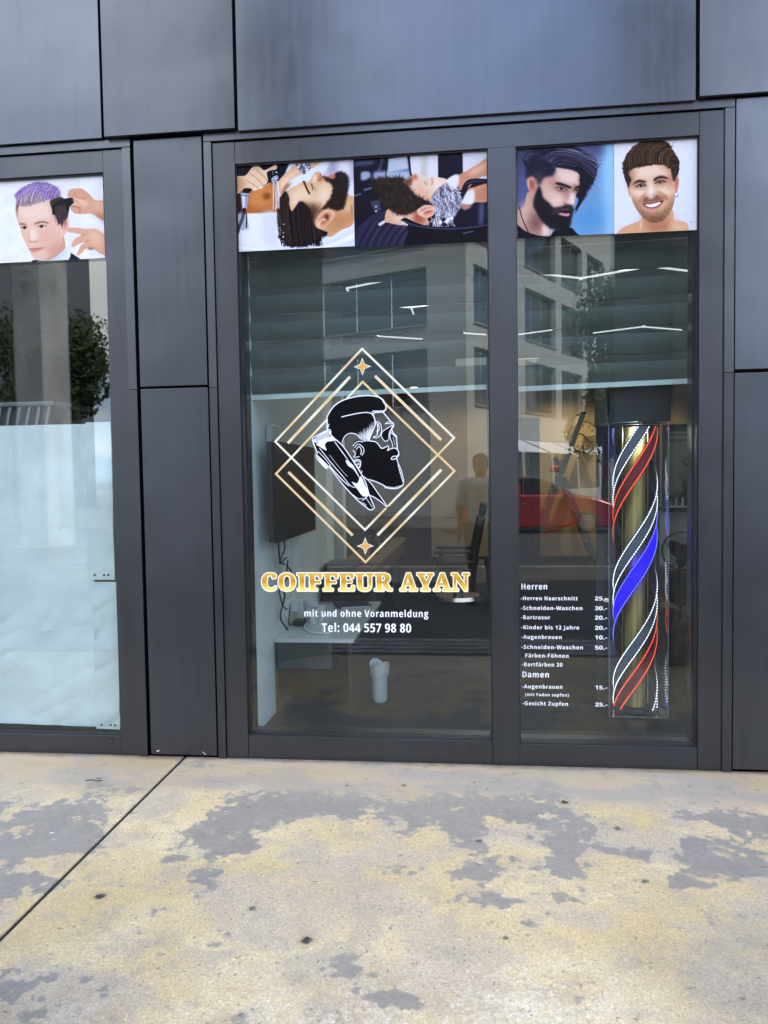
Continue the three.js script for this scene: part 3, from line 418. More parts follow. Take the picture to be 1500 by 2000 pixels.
  fill(c, beard, '#1b1524', 8); hair(c, beard, 2200, 40, 3, ['#120d1c', '#241b2c', '#3a2b36', '#15101e'], (x, y) => 1.2 + (x - 600) * -0.0006, 0.4); fill(c, [[680, 1170], [740, 1150], [800, 1165], [860, 1160], [840, 1205], [770, 1200]], '#cf9a9c', 3); line(c, [[670, 1165], [760, 1155], [865, 1155]], '#4a2c32', 7, 2); hair(c, [[600, 1120], [700, 1075], [880, 1055], [900, 1110], [760, 1130], [650, 1160]], 200, 60, 4, ['#4b3a3c', '#2a2028', '#6a5550'], () => 2.9, 0.3);
  // hair: faded side, swept top, hanging fringe
  fill(c, [[215, 560], [210, 430], [300, 380], [460, 350], [640, 470], [620, 600], [480, 640], [430, 720], [400, 760], [360, 660], [290, 610], [225, 660]], '#242036', 10); fill(c, [[320, 570], [420, 560], [470, 640], [410, 720], [360, 650]], 'rgba(120,100,110,0.55)', 18);
  const top = [[170, 370], [230, 270], [380, 215], [520, 205], [660, 190], [800, 175], [960, 200], [1100, 270], [1220, 350], [1260, 460], [1240, 600], [1190, 720], [1110, 850], [1060, 960], [950, 1110], [990, 960], [950, 900], [1010, 760], [1005, 600], [900, 530], [740, 500], [640, 470], [460, 350], [300, 390], [210, 470]];
  fill(c, top, '#1d1a2e', 4); inside(c, top, () => hair(c, top.slice(0, 12).concat([[1100, 480], [900, 480], [640, 460], [460, 345], [250, 400]]), 1300, 170, 5, ['#15121f', '#2b2740', '#403c58', '#1a1728', '#5b5874'], (x) => (x < 520 ? -0.7 + (x - 170) * 0.0012 : -0.35 + (x - 520) * 0.0014), 0.22)); hair(c, [[1000, 230], [1240, 360], [1270, 480], [1180, 500], [1000, 330]], 40, 90, 3, ['#3a3650', '#6a6884'], () => 0.25, 0.3);
  hair(c, [[1000, 520], [1200, 430], [1200, 560], [1090, 760], [1020, 860], [1000, 760]], 380, 120, 4, ['#15111c', '#2b2230', '#3d303c', '#0f0c16'], () => 1.75, 0.18);
  for (let i = 0; i < 26; i++) { const t = i / 26; line(c, [[600 + 60 * t, 330 - 120 * t + rr(-8, 8)], [760 + 120 * t, 250 - 40 * t], [950 + 100 * t, 260 + 20 * t], [1230 + 40 * t, 380 + 60 * rr(0, 1)]], ['rgba(150,155,185,0.55)', 'rgba(190,200,225,0.5)', 'rgba(110,110,140,0.5)'][i % 3], rr(3, 8), 1); } for (let i = 0; i < 10; i++) line(c, [[690 + i * 6, 420 - i * 4], [740, 330], [900, 300 + i * 3], [1150, 360 + i * 8]], 'rgba(165,172,200,0.4)', 5, 1); for (let i = 0; i < 7; i++) line(c, [[1190, 330 + i * 20], [1240, 350 + i * 18], [1320, 400 + i * 14]], 'rgba(140,140,170,0.6)', 4); line(c, [[1060, 260], [1110, 265], [1180, 340], [1230, 370]], '#aab2d2', 9, 3);
  fringe(c, [[170, 370], [230, 270], [380, 215], [520, 205], [660, 190], [800, 175], [960, 200], [1100, 270], [1220, 350], [1260, 460], [1240, 600], [1190, 720], [1110, 850], [1060, 960]], 260, 60, 4, ['#1d1a2e', '#2b2740', '#403c58', '#5b5874'], 0.35); fringe(c, [[1100, 250], [1160, 300], [1230, 390], [1250, 470]], 40, 110, 3, ['#6a6884', '#8f92b2', '#3a3650'], 0.6);
  locks(c, top, 420, 6, ['rgba(20,17,30,0.75)', 'rgba(60,56,84,0.6)', 'rgba(38,34,54,0.7)', 'rgba(96,94,126,0.5)', 'rgba(150,154,186,0.3)'], (t, s) => { const x = 470 + 170 * t, y = 350 + 110 * t; return [[x, y], [x + 60 + 80 * s, y - 180 + 60 * s], [860 + 160 * s, 200 + 120 * t + 120 * s], [1180 + 90 * s, 330 + 260 * t + 160 * s]]; });
  locks(c, top, 160, 6, ['rgba(20,17,30,0.7)', 'rgba(66,62,90,0.55)', 'rgba(110,108,140,0.4)'], (t, s) => [[460 - 40 * t, 350 - 20 * t], [380 - 60 * t, 260], [300 - 60 * t, 260 + 60 * s], [180 + 60 * s, 360 + 80 * s]]);
  for (let i = 0; i < 8; i++) line(c, [[1100 - i * 8, 830], [1060 - i * 8, 960], [950 + rr(-20, 10), 1110 + rr(-20, 60)]], '#241a22', rr(4, 9));
  line(c, [[440, 350], [540, 400], [640, 465]], '#3d3650', 8, 2);
});

// laughing man, pale backdrop
const pSmile = picture(560, 630, [90, 150], [1422, 65], [95, 1620], (c) => {
  const g = c.createLinearGradient(0, 100, 0, 1600); g.addColorStop(0, '#e3e6f4'); g.addColorStop(1, '#dadff2'); c.fillStyle = g; c.fillRect(0, 0, 1600, 1800);
  fill(c, [[200, 1540], [380, 1450], [530, 1380], [560, 1250], [1020, 1220], [1060, 1370], [1180, 1400], [1270, 1430], [1300, 1560], [1290, 1680], [190, 1700]], '#d6a585', 3); fill(c, [[560, 1340], [800, 1450], [1000, 1330], [980, 1500], [760, 1580], [620, 1480]], '#9c6a50', 30); fill(c, [[1020, 1330], [1120, 1440], [1260, 1470], [1280, 1560], [1060, 1550]], '#e2b798', 24); line(c, [[535, 1400], [528, 1530]], '#f2d0b6', 20, 6);
  fill(c, [[315, 850], [345, 880], [375, 1000], [350, 1020], [320, 950]], '#d99c86', 2); fill(c, [[1070, 760], [1110, 690], [1135, 740], [1120, 900], [1090, 960], [1060, 900]], '#d18f78', 2); fill(c, [[1085, 780], [1120, 740], [1110, 860]], '#a85c4c', 10); c.strokeStyle = '#6d7480'; c.lineWidth = 12; c.beginPath(); c.arc(1100, 990, 24, -0.6, 3.2); c.stroke(); c.fillStyle = '#f4f6fb'; c.beginPath(); c.arc(1094, 975, 16, 0, 7); c.fill();
  const face = [[330, 640], [380, 560], [560, 500], [860, 490], [1010, 560], [1050, 760], [1075, 960], [1060, 1120], [1000, 1270], [880, 1400], [720, 1430], [580, 1370], [450, 1210], [380, 1060], [345, 850]];
  fill(c, face, '#e0b296', 1);
  inside(c, face, () => {
    fill(c, [[430, 560], [800, 520], [980, 620], [940, 700], [700, 690], [440, 740]], '#f3d7c4', 30); fill(c, [[400, 880], [580, 880], [600, 980], [480, 1060], [400, 1000]], '#f4d4bf', 20); fill(c, [[760, 860], [1000, 840], [1040, 960], [930, 1010], [800, 930]], '#f1cfb9', 20); fill(c, [[640, 780], [720, 790], [740, 1000], [640, 1010]], '#f8dfd0', 14);
    fill(c, [[350, 1000], [470, 1060], [520, 1180], [700, 1260], [900, 1220], [1010, 1050], [1080, 960], [1060, 1200], [900, 1420], [700, 1460], [520, 1370], [400, 1180]], 'rgba(120,82,62,0.62)', 22); fill(c, [[580, 1350], [760, 1400], [940, 1330], [860, 1440], [680, 1450]], 'rgba(62,40,32,0.7)', 22); fill(c, [[600, 1030], [700, 1070], [900, 1000], [950, 1040], [780, 1100], [540, 1110]], 'rgba(110,70,55,0.7)', 14); fill(c, [[340, 600], [420, 560], [400, 760], [345, 820]], '#a9765a', 24); fill(c, [[980, 560], [1050, 700], [1060, 900], [1010, 800]], '#b17d62', 22); fill(c, [[800, 520], [980, 540], [960, 600]], '#c58a6e', 20);
    line(c, [[600, 960], [520, 1030], [490, 1110]], '#9a6149', 14, 6); line(c, [[800, 930], [930, 990], [960, 1060]], '#9a6149', 14, 6); line(c, [[930, 850], [1010, 900]], '#b98a73', 8, 4); line(c, [[420, 900], [480, 890]], '#c59b84', 7, 4);
  });
  hair(c, [[370, 1020], [480, 1120], [560, 1230], [700, 1290], [880, 1250], [1000, 1080], [1070, 980], [1050, 1190], [900, 1400], [700, 1440], [530, 1350], [420, 1190]], 900, 22, 3, ['rgba(70,46,36,0.55)', 'rgba(110,78,60,0.5)', 'rgba(50,32,26,0.5)'], () => 1.5, 0.8);
  inside(c, face, () => { fill(c, [[400, 800], [620, 770], [620, 860], [420, 890]], 'rgba(120,78,60,0.4)', 18); fill(c, [[740, 740], [980, 710], [960, 820], [750, 830]], 'rgba(120,78,60,0.4)', 18); fill(c, [[600, 1010], [820, 980], [860, 1060], [560, 1110]], 'rgba(90,55,42,0.45)', 12); });
  // brows and eyes
  fill(c, [[398, 835], [430, 780], [500, 745], [595, 765], [600, 790], [500, 785], [440, 805]], '#3a2822', 4); fill(c, [[725, 760], [760, 710], [850, 678], [930, 695], [975, 730], [900, 720], [820, 725], [760, 760]], '#3a2822', 4);
  fill(c, [[445, 860], [500, 815], [570, 815], [610, 845], [540, 865]], '#8d7468', 2); c.fillStyle = '#1d110d'; c.beginPath(); c.arc(530, 835, 25, 0, 7); c.fill(); line(c, [[440, 862], [495, 812], [575, 808], [612, 842]], '#261813', 12, 2); fill(c, [[755, 800], [810, 760], [880, 755], [925, 780], [850, 805]], '#8d7468', 2); c.fillStyle = '#2c1a14'; c.beginPath(); c.arc(838, 775, 24, 0, 7); c.fill(); line(c, [[750, 802], [805, 756], [885, 748], [930, 778]], '#261813', 12, 2); c.fillStyle = '#fff'; c.beginPath(); c.arc(540, 827, 6, 0, 7); c.arc(848, 767, 6, 0, 7); c.fill(); line(c, [[460, 890], [540, 905], [600, 880]], '#b98a72', 8, 4); line(c, [[770, 830], [850, 835], [920, 800]], '#b98a72', 8, 4);
  // nose, mouth
  line(c, [[605, 1030], [650, 1060], [700, 1075], [760, 1050], [800, 1000]], '#6d3f31', 16, 5); line(c, [[640, 860], [620, 960], [610, 1020]], '#cf9d84', 12, 7); fill(c, [[660, 980], [710, 990], [720, 1040], [660, 1040]], '#fae4d8', 12);
  fill(c, [[540, 1135], [640, 1110], [740, 1110], [830, 1070], [905, 1065], [850, 1150], [780, 1220], [700, 1235], [620, 1200]], '#b36a62', 3); fill(c, [[575, 1130], [700, 1120], [880, 1075], [840, 1130], [770, 1185], [680, 1195], [610, 1170]], '#4a201e', 2); fill(c, [[595, 1140], [700, 1130], [840, 1095], [835, 1130], [760, 1175], [680, 1185], [620, 1165]], '#f4f2f4', 2); for (let i = 0; i < 6; i++) line(c, [[640 + i * 34, 1135 - i * 5], [642 + i * 34, 1178 - i * 8]], 'rgba(190,180,185,0.7)', 3); fill(c, [[640, 1200], [740, 1205], [800, 1170], [770, 1230], [700, 1245]], '#d8928a', 4);
  // hair
  const top = [[330, 880], [300, 800], [245, 600], [240, 500], [300, 350], [400, 230], [520, 150], [700, 118], [860, 125], [920, 160], [980, 210], [1050, 300], [1130, 440], [1130, 560], [1100, 680], [1060, 770], [1030, 690], [1000, 560], [900, 500], [760, 490], [600, 520], [450, 540], [360, 580], [330, 660], [370, 740], [345, 800]];
  fill(c, top, '#332722', 5); inside(c, top, () => hair(c, top, 2200, 100, 5, ['#241a18', '#3d2e27', '#54402f', '#1b1414', '#6a5440', '#2f2522'], (x, y) => (y > 560 ? 1.6 : -1.1 + (x - 300) * 0.0014), 0.4)); hair(c, [[500, 170], [860, 130], [980, 230], [1100, 440], [960, 300], [700, 180]], 120, 40, 4, ['#2f2522', '#3d2e27'], (x) => -0.9 + (x - 500) * 0.0016, 0.4); for (let i = 0; i < 26; i++) { const x = rr(370, 980); line(c, [[x, 480 + rr(-30, 20)], [x + rr(-20, 30), 400], [x + rr(0, 70), 310 + rr(-40, 30)]], 'rgba(160,125,90,0.6)', rr(3, 8), 1); } for (let i = 0; i < 20; i++) line(c, [[800 + rr(-80, 60), 170], [900, 150 + rr(-30, 40)], [960 + rr(-20, 40), 170 + rr(-30, 60)]], '#3a2d28', rr(5, 10));
  fringe(c, [[300, 800], [245, 600], [240, 500], [300, 350], [400, 230], [520, 150], [700, 118], [860, 125], [920, 160], [980, 210], [1050, 300], [1130, 440], [1130, 560], [1100, 680]], 330, 46, 5, ['#332722', '#241a18', '#4a3a2f'], 0.4); fringe(c, [[860, 130], [920, 165], [970, 220]], 30, 80, 6, ['#3d2e27', '#2f2522'], 0.5); fringe(c, [[360, 585], [450, 535], [600, 515], [760, 485], [900, 500], [1000, 560]].reverse(), 150, 40, 5, ['#3d2e27', '#54402f', '#2a1f1b'], 0.5);
  for (let i = 0; i < 50; i++) { const x = rr(420, 1000), y = rr(240, 470), l = rr(60, 130); line(c, [[x, y], [x + l * 0.25, y - l * 0.6], [x + l * 0.7, y - l]], ['rgba(140,108,78,0.5)', 'rgba(96,74,56,0.6)', 'rgba(24,17,15,0.6)'][i % 3], rr(5, 12), 2); }
  locks(c, top, 520, 6, ['rgba(36,26,22,0.7)', 'rgba(84,64,50,0.6)', 'rgba(58,44,36,0.7)', 'rgba(120,94,70,0.5)', 'rgba(28,20,18,0.7)', 'rgba(160,128,96,0.35)'], (t, s) => { const x = 330 + 680 * t, y = 560 - 70 * Math.sin(t * 3.1) - 40 * s; return [[x, y], [x - 60 + 30 * s, y - 150], [x - 10 + 90 * t, y - 280 + 60 * t], [x + 90 + 130 * t + 40 * s, y - 340 + 190 * t * t - 40 * s]]; });
  fill(c, [[330, 880], [300, 780], [260, 620], [330, 600], [350, 700], [375, 760]], 'rgba(70,54,46,0.45)', 14); fill(c, [[1000, 560], [1080, 520], [1120, 600], [1070, 760], [1040, 700]], 'rgba(86,70,60,0.4)', 14); fill(c, [[520, 180], [700, 140], [840, 160], [760, 260], [560, 280]], 'rgba(120,100,88,0.35)', 26);
  line(c, [[1325, 1405], [1345, 1420]], '#555b66', 9);
});

// young man with violet hair, two hands with a comb
const pViolet = picture(760, 470, [-210, 165], [1393, 60], [-215, 1290], (c) => {
  c.fillStyle = '#e9ebf5'; c.fillRect(-400, 0, 2200, 1600); for (let j = 0; j < 9; j++) for (let i = 0; i < 9; i++) fill(c, [[-200 + i * 220 + (j % 2) * 110, 130 + j * 130], [-20 + i * 220 + (j % 2) * 110, 125 + j * 130], [-20 + i * 220 + (j % 2) * 110, 225 + j * 130], [-200 + i * 220 + (j % 2) * 110, 230 + j * 130]], ['#eef1fa', '#e4e6f1', '#f2f4fb', '#e7e8f0'][(i * 3 + j) % 4], 12, true); fill(c, [[-250, 100], [40, 140], [20, 1300], [-260, 1320]], '#f2f7ff', 40);
  // coat and collar
  fill(c, [[420, 1260], [480, 1225], [700, 1240], [900, 1130], [950, 1125], [1090, 1230], [1100, 1330], [420, 1330]], '#1e2030', 1); fill(c, [[500, 1240], [640, 1225], [800, 1120], [890, 1050], [945, 1130], [890, 1240], [700, 1300], [520, 1290]], '#dfe6f6', 1); fill(c, [[620, 1220], [860, 1080], [890, 1060], [880, 1130], [740, 1230]], '#c4d0e8', 12);
  fill(c, [[560, 1220], [800, 1000], [850, 850], [880, 1040], [820, 1120], [690, 1215]], '#cf9f8d', 2);
  const face = [[255, 640], [290, 500], [400, 470], [600, 440], [700, 430], [750, 600], [810, 740], [850, 900], [820, 1020], [720, 1130], [600, 1220], [520, 1222], [450, 1190], [390, 1060], [320, 900], [300, 800], [270, 720]];
  fill(c, face, '#e9bfac', 1); inside(c, face, () => { fill(c, [[320, 520], [660, 480], [720, 600], [560, 680], [330, 660]], '#f4d4c3', 26); fill(c, [[520, 820], [760, 800], [760, 1000], [600, 1060], [520, 940]], '#e3b09f', 30); fill(c, [[420, 820], [500, 830], [500, 960], [430, 980]], '#f8dccf', 14); fill(c, [[650, 1100], [820, 960], [840, 860], [830, 1060], [690, 1180]], '#c98f7e', 24); fill(c, [[270, 640], [310, 720], [330, 900], [390, 1050], [360, 1050], [290, 860]], '#d9a794', 16); fill(c, [[700, 480], [760, 620], [800, 740], [740, 640]], '#b98a78', 16); });
  // brows, eyes, nose, mouth
  fill(c, [[280, 745], [320, 728], [380, 740], [375, 755], [310, 752]], '#8d6a58', 3); fill(c, [[480, 735], [560, 700], [640, 705], [680, 730], [580, 722], [500, 745]], '#8d6a58', 3); fill(c, [[305, 795], [350, 765], [395, 780], [385, 805], [330, 815]], '#d3bdb2', 2); c.fillStyle = '#5b4540'; c.beginPath(); c.arc(355, 790, 22, 0, 7); c.fill(); line(c, [[305, 795], [350, 765], [398, 782]], '#4d342c', 8, 1); fill(c, [[530, 775], [580, 745], [640, 765], [610, 790], [560, 795]], '#d3bdb2', 2); c.fillStyle = '#5b4540'; c.beginPath(); c.arc(578, 770, 23, 0, 7); c.fill(); line(c, [[528, 775], [578, 744], [645, 766]], '#4d342c', 8, 1); c.fillStyle = '#1b1212'; c.beginPath(); c.arc(355, 790, 9, 0, 7); c.arc(578, 770, 9, 0, 7); c.fill();
  line(c, [[410, 820], [405, 900], [402, 960], [440, 985], [520, 970]], '#c8917e', 9, 4); line(c, [[405, 970], [440, 988], [515, 972]], '#a0614f', 7, 2); fill(c, [[405, 1075], [470, 1065], [540, 1060], [600, 1055], [540, 1100], [460, 1120], [425, 1105]], '#d28f87', 3); line(c, [[405, 1078], [480, 1080], [600, 1055]], '#8d4f4c', 6, 2);
  // ear
  fill(c, [[820, 740], [870, 670], [920, 655], [940, 720], [920, 820], [860, 900], [825, 900]], '#edc0b0', 1); fill(c, [[855, 740], [900, 700], [915, 760], [870, 830]], '#d8948a', 10);
  // hair
  fill(c, [[250, 560], [265, 450], [320, 420], [300, 480], [270, 560], [270, 660]], '#6b5148', 4); fill(c, [[700, 430], [760, 370], [830, 365], [900, 410], [940, 520], [920, 650], [850, 680], [810, 750], [770, 640], [730, 560]], '#3d3036', 3); hair(c, [[740, 480], [900, 460], [920, 640], [830, 720], [770, 620]], 260, 90, 4, ['#2a2026', '#5a4950', '#45383e'], () => 1.55, 0.15);
  const top = [[255, 400], [250, 350], [330, 270], [440, 210], [520, 185], [660, 188], [760, 225], [820, 280], [832, 340], [810, 365], [720, 395], [620, 430], [520, 450], [420, 480], [340, 490], [270, 470]];
  fill(c, top, '#8d76ac', 3); inside(c, top, () => hair(c, top, 1500, 120, 5, ['#7f62b4', '#a08cc6', '#c2b3cf', '#6b5890', '#8f7f9a', '#b9a6b6'], (x, y) => -1.15 + (x - 250) * 0.0021 + (y - 330) * -0.0012, 0.12)); hair(c, [[380, 240], [520, 188], [660, 190], [700, 230], [520, 230]], 60, 50, 4, ['#8f78bd', '#a996c4'], () => -0.7, 0.2); fill(c, [[660, 330], [810, 300], [825, 350], [700, 400]], 'rgba(70,60,80,0.6)', 18); hair(c, [[270, 420], [420, 400], [640, 380], [600, 440], [420, 480], [280, 480]], 320, 80, 5, ['#b7a49f', '#8d7a72', '#d3c4c4', '#6e5c58'], () => -1.35, 0.2); fill(c, [[255, 350], [330, 280], [420, 240], [350, 330], [270, 400]], 'rgba(130,90,190,0.5)', 14); fill(c, [[500, 200], [620, 200], [680, 340], [620, 360]], 'rgba(128,92,190,0.45)', 14);
  fringe(c, [[255, 400], [250, 350], [330, 270], [440, 210], [520, 185], [660, 188], [760, 225], [820, 280], [832, 340]], 160, 40, 4, ['#8d76ac', '#a08cc6', '#6b5890'], 0.35); fringe(c, [[640, 425], [520, 452], [420, 482], [340, 492], [275, 472]], 90, 34, 4, ['#b7a49f', '#8d7a72', '#a592a8'], 0.5); for (let i = 0; i < 34; i++) { const t = i / 34, x = 280 + 500 * t; line(c, [[x, 470 - 90 * t], [x + 10, 380 - 60 * t], [x + 90, 250 - 20 * t + rr(-20, 20)]], ['rgba(214,200,222,0.55)', 'rgba(92,68,140,0.5)', 'rgba(170,150,196,0.5)'][i % 3], rr(4, 10), 1); }
  line(c, [[700, 420], [760, 390], [830, 368]], '#c9a890', 7, 2);
  // comb and hands
  fill(c, [[725, 600], [735, 490], [800, 430], [900, 395], [1000, 380], [1020, 440], [960, 500], [940, 565], [915, 560], [905, 480], [860, 470], [790, 490], [760, 530], [755, 610]], '#15161f', 1);
  fill(c, [[930, 350], [960, 280], [1030, 258], [1120, 260], [1200, 320], [1290, 410], [1440, 440], [1440, 700], [1240, 600], [1120, 600], [1020, 595], [970, 540], [970, 490], [1010, 470], [1000, 390], [960, 385]], '#d6a288', 1); fill(c, [[1000, 390], [1040, 375], [1130, 400], [1200, 470], [1120, 500], [1040, 480]], '#e7b9a0', 6); line(c, [[1010, 400], [1060, 440], [1100, 490]], '#a36c55', 8, 3); line(c, [[1030, 360], [1100, 400], [1170, 380]], '#a8715a', 8, 3); line(c, [[975, 500], [1040, 500], [1090, 520], [1080, 590]], '#8d5a47', 9, 3); line(c, [[1040, 300], [1020, 350], [975, 375]], '#b57f68', 7, 3); fill(c, [[1240, 430], [1440, 460], [1440, 560], [1280, 520]], '#e2b59c', 20); fill(c, [[1250, 590], [1440, 640], [1440, 700]], '#9c6a52', 14);
  fill(c, [[915, 790], [1040, 785], [1180, 800], [1270, 795], [1350, 840], [1440, 920], [1450, 1150], [1330, 1130], [1250, 1075], [1150, 1060], [1100, 1110], [1050, 1155], [1025, 1140], [1080, 1020], [1140, 980], [1060, 1000], [990, 1040], [955, 1030], [1000, 940], [1090, 880], [1040, 865], [920, 840]], '#dca78e', 1); line(c, [[1090, 880], [1180, 870], [1220, 850]], '#a56f58', 8, 3); line(c, [[1140, 975], [1190, 950]], '#a56f58', 8, 3); fill(c, [[1180, 820], [1300, 850], [1400, 960], [1280, 980], [1180, 920]], '#ecc0a8', 22); fill(c, [[1160, 1070], [1250, 1075], [1200, 1050]], '#7f4c3c', 5); line(c, [[1420, 1020], [1432, 1080]], '#3a3f49', 22, 2);
});

function poster(x0, x1, y0, y1, tex, label) {
  const p = mesh('window_poster', new THREE.BoxGeometry(ax(x1, DZ) - ax(x0, DZ), ay(y1, DZ) - ay(y0, DZ), 0.0016), new THREE.MeshPhysicalMaterial({ map: tex, color: C(0.84, 0.84, 0.86), roughness: 0.3, specularIntensity: 0.25 }));
  p.position.set((ax(x0, DZ) + ax(x1, DZ)) / 2, (ay(y0, DZ) + ay(y1, DZ)) / 2, DZ); return tag(p, label, 'poster', 'photo posters along the top of the glass');
}
poster(-1.2045, -0.583, 2.712, 3.1605, pRinse, 'poster of a man lying back while a hand shower rinses his dark hair');
poster(-0.5815, 0.1, 2.703, 3.1585, pBasin, 'poster of a bushy-bearded man with lathered hair at a black basin');
poster(0.249, 0.7235, 2.711, 3.152, pFringe, 'poster of a bearded man with a long swept fringe on blue');
poster(0.725, 1.121, 2.709, 3.1565, pSmile, 'poster of a laughing man with stubble on a pale backdrop');
poster(-2.64, -1.9385, 2.714, 3.159, pViolet, 'poster of a young man with violet hair being combed');

// ------------------------------------------------------------------ lettering and logo
function decal(name, x0, x1, y0, y1, tex, label, parent = scene, dz = DZ, rough = 0.4) {
  const m = mesh(name, new THREE.PlaneGeometry(ax(x1, dz) - ax(x0, dz), ay(y1, dz) - ay(y0, dz)), new THREE.MeshPhysicalMaterial({ map: tex, transparent: true, roughness: rough, specularIntensity: 0.25 }), parent);
  m.position.set((ax(x0, dz) + ax(x1, dz)) / 2, (ay(y0, dz) + ay(y1, dz)) / 2, dz); return label ? tag(m, label) : m;
}
const goldTex = dataTex(256, 256, (u, v) => { const k = 0.5 + 0.5 * Math.sin((u + v) * 6.28 * 2) ; return [0.95 + 0.04 * k, 0.82 + 0.15 * k, 0.58 + 0.3 * k]; });
goldTex.repeat.set(1.6, 1.6);
const goldMat = M(C(0.85, 0.85, 0.85), 0.4, 0, { map: goldTex }), starMat = M(S('#dfa94c'), 0.42), whiteFilm = M(C(0.82, 0.82, 0.82), 0.45);
const logo = thing('logo_decal', 'gold double diamond logo with bearded head and hair clipper on the glass', 'logo');
const LX = ax(-0.553, DZ), HW = 0.48 * (EYE_Z - DZ) / EYE_Z;
const flat = (pts, holes = []) => { const s = new THREE.Shape(pts.map((p) => new THREE.Vector2(...p))); for (const h of holes) s.holes.push(new THREE.Path(h.map((p) => new THREE.Vector2(...p)))); return metres(new THREE.ExtrudeGeometry(s, { depth: 0.0012, bevelEnabled: false })); };
const dia = (cy, r, dx = 0) => [[LX + dx, cy + r], [LX + dx + r, cy], [LX + dx, cy - r], [LX + dx - r, cy]];
for (const [cy, z] of [[ay(1.7115, DZ), DZ], [ay(1.541, DZ), DZ - 0.0006]]) { const d = mesh('diamond_outline', flat(dia(cy, HW), [dia(cy, HW - 0.0155)]), goldMat, logo); d.position.z = z; }
for (const s of [-1, 1]) for (const t of [-1, 1]) { // the short bars between the two outlines
  const yc = ay(1.626, DZ), a = [LX + s * 0.066, yc + t * 0.418], b = [LX + s * 0.407, yc + t * 0.077], n = [0.0052, 0.0052 * s * t];
  mesh('diagonal_bar', flat(s * t > 0 ? [[a[0] - n[0], a[1] - n[1]], [b[0] - n[0], b[1] - n[1]], [b[0] + n[0], b[1] + n[1]], [a[0] + n[0], a[1] + n[1]]] : [[a[0] - n[0], a[1] - n[1]], [b[0] - n[0], b[1] - n[1]], [b[0] + n[0], b[1] + n[1]], [a[0] + n[0], a[1] + n[1]]]), goldMat, logo).position.z = DZ;
}
const starPts = (x, y, r, w) => { const p = []; for (let i = 0; i < 4; i++) { const a = Math.PI / 2 - i * Math.PI / 2; for (const [rr_, da] of [[r, 0], [w * 1.35, 0.36], [w, 0.785], [w * 1.35, 1.21]]) p.push([x + Math.cos(a - da) * rr_, y + Math.sin(a - da) * rr_]); } return p; };
for (const y of [ay(2.092, DZ), ay(1.154, DZ)]) { const b = mesh('star', flat(starPts(LX, y, 0.0465, 0.0185)), whiteFilm, logo); b.position.z = DZ - 0.0004; mesh('star_face', flat(starPts(LX, y, 0.036, 0.0145)), starMat, b).position.z = 0.0008; }

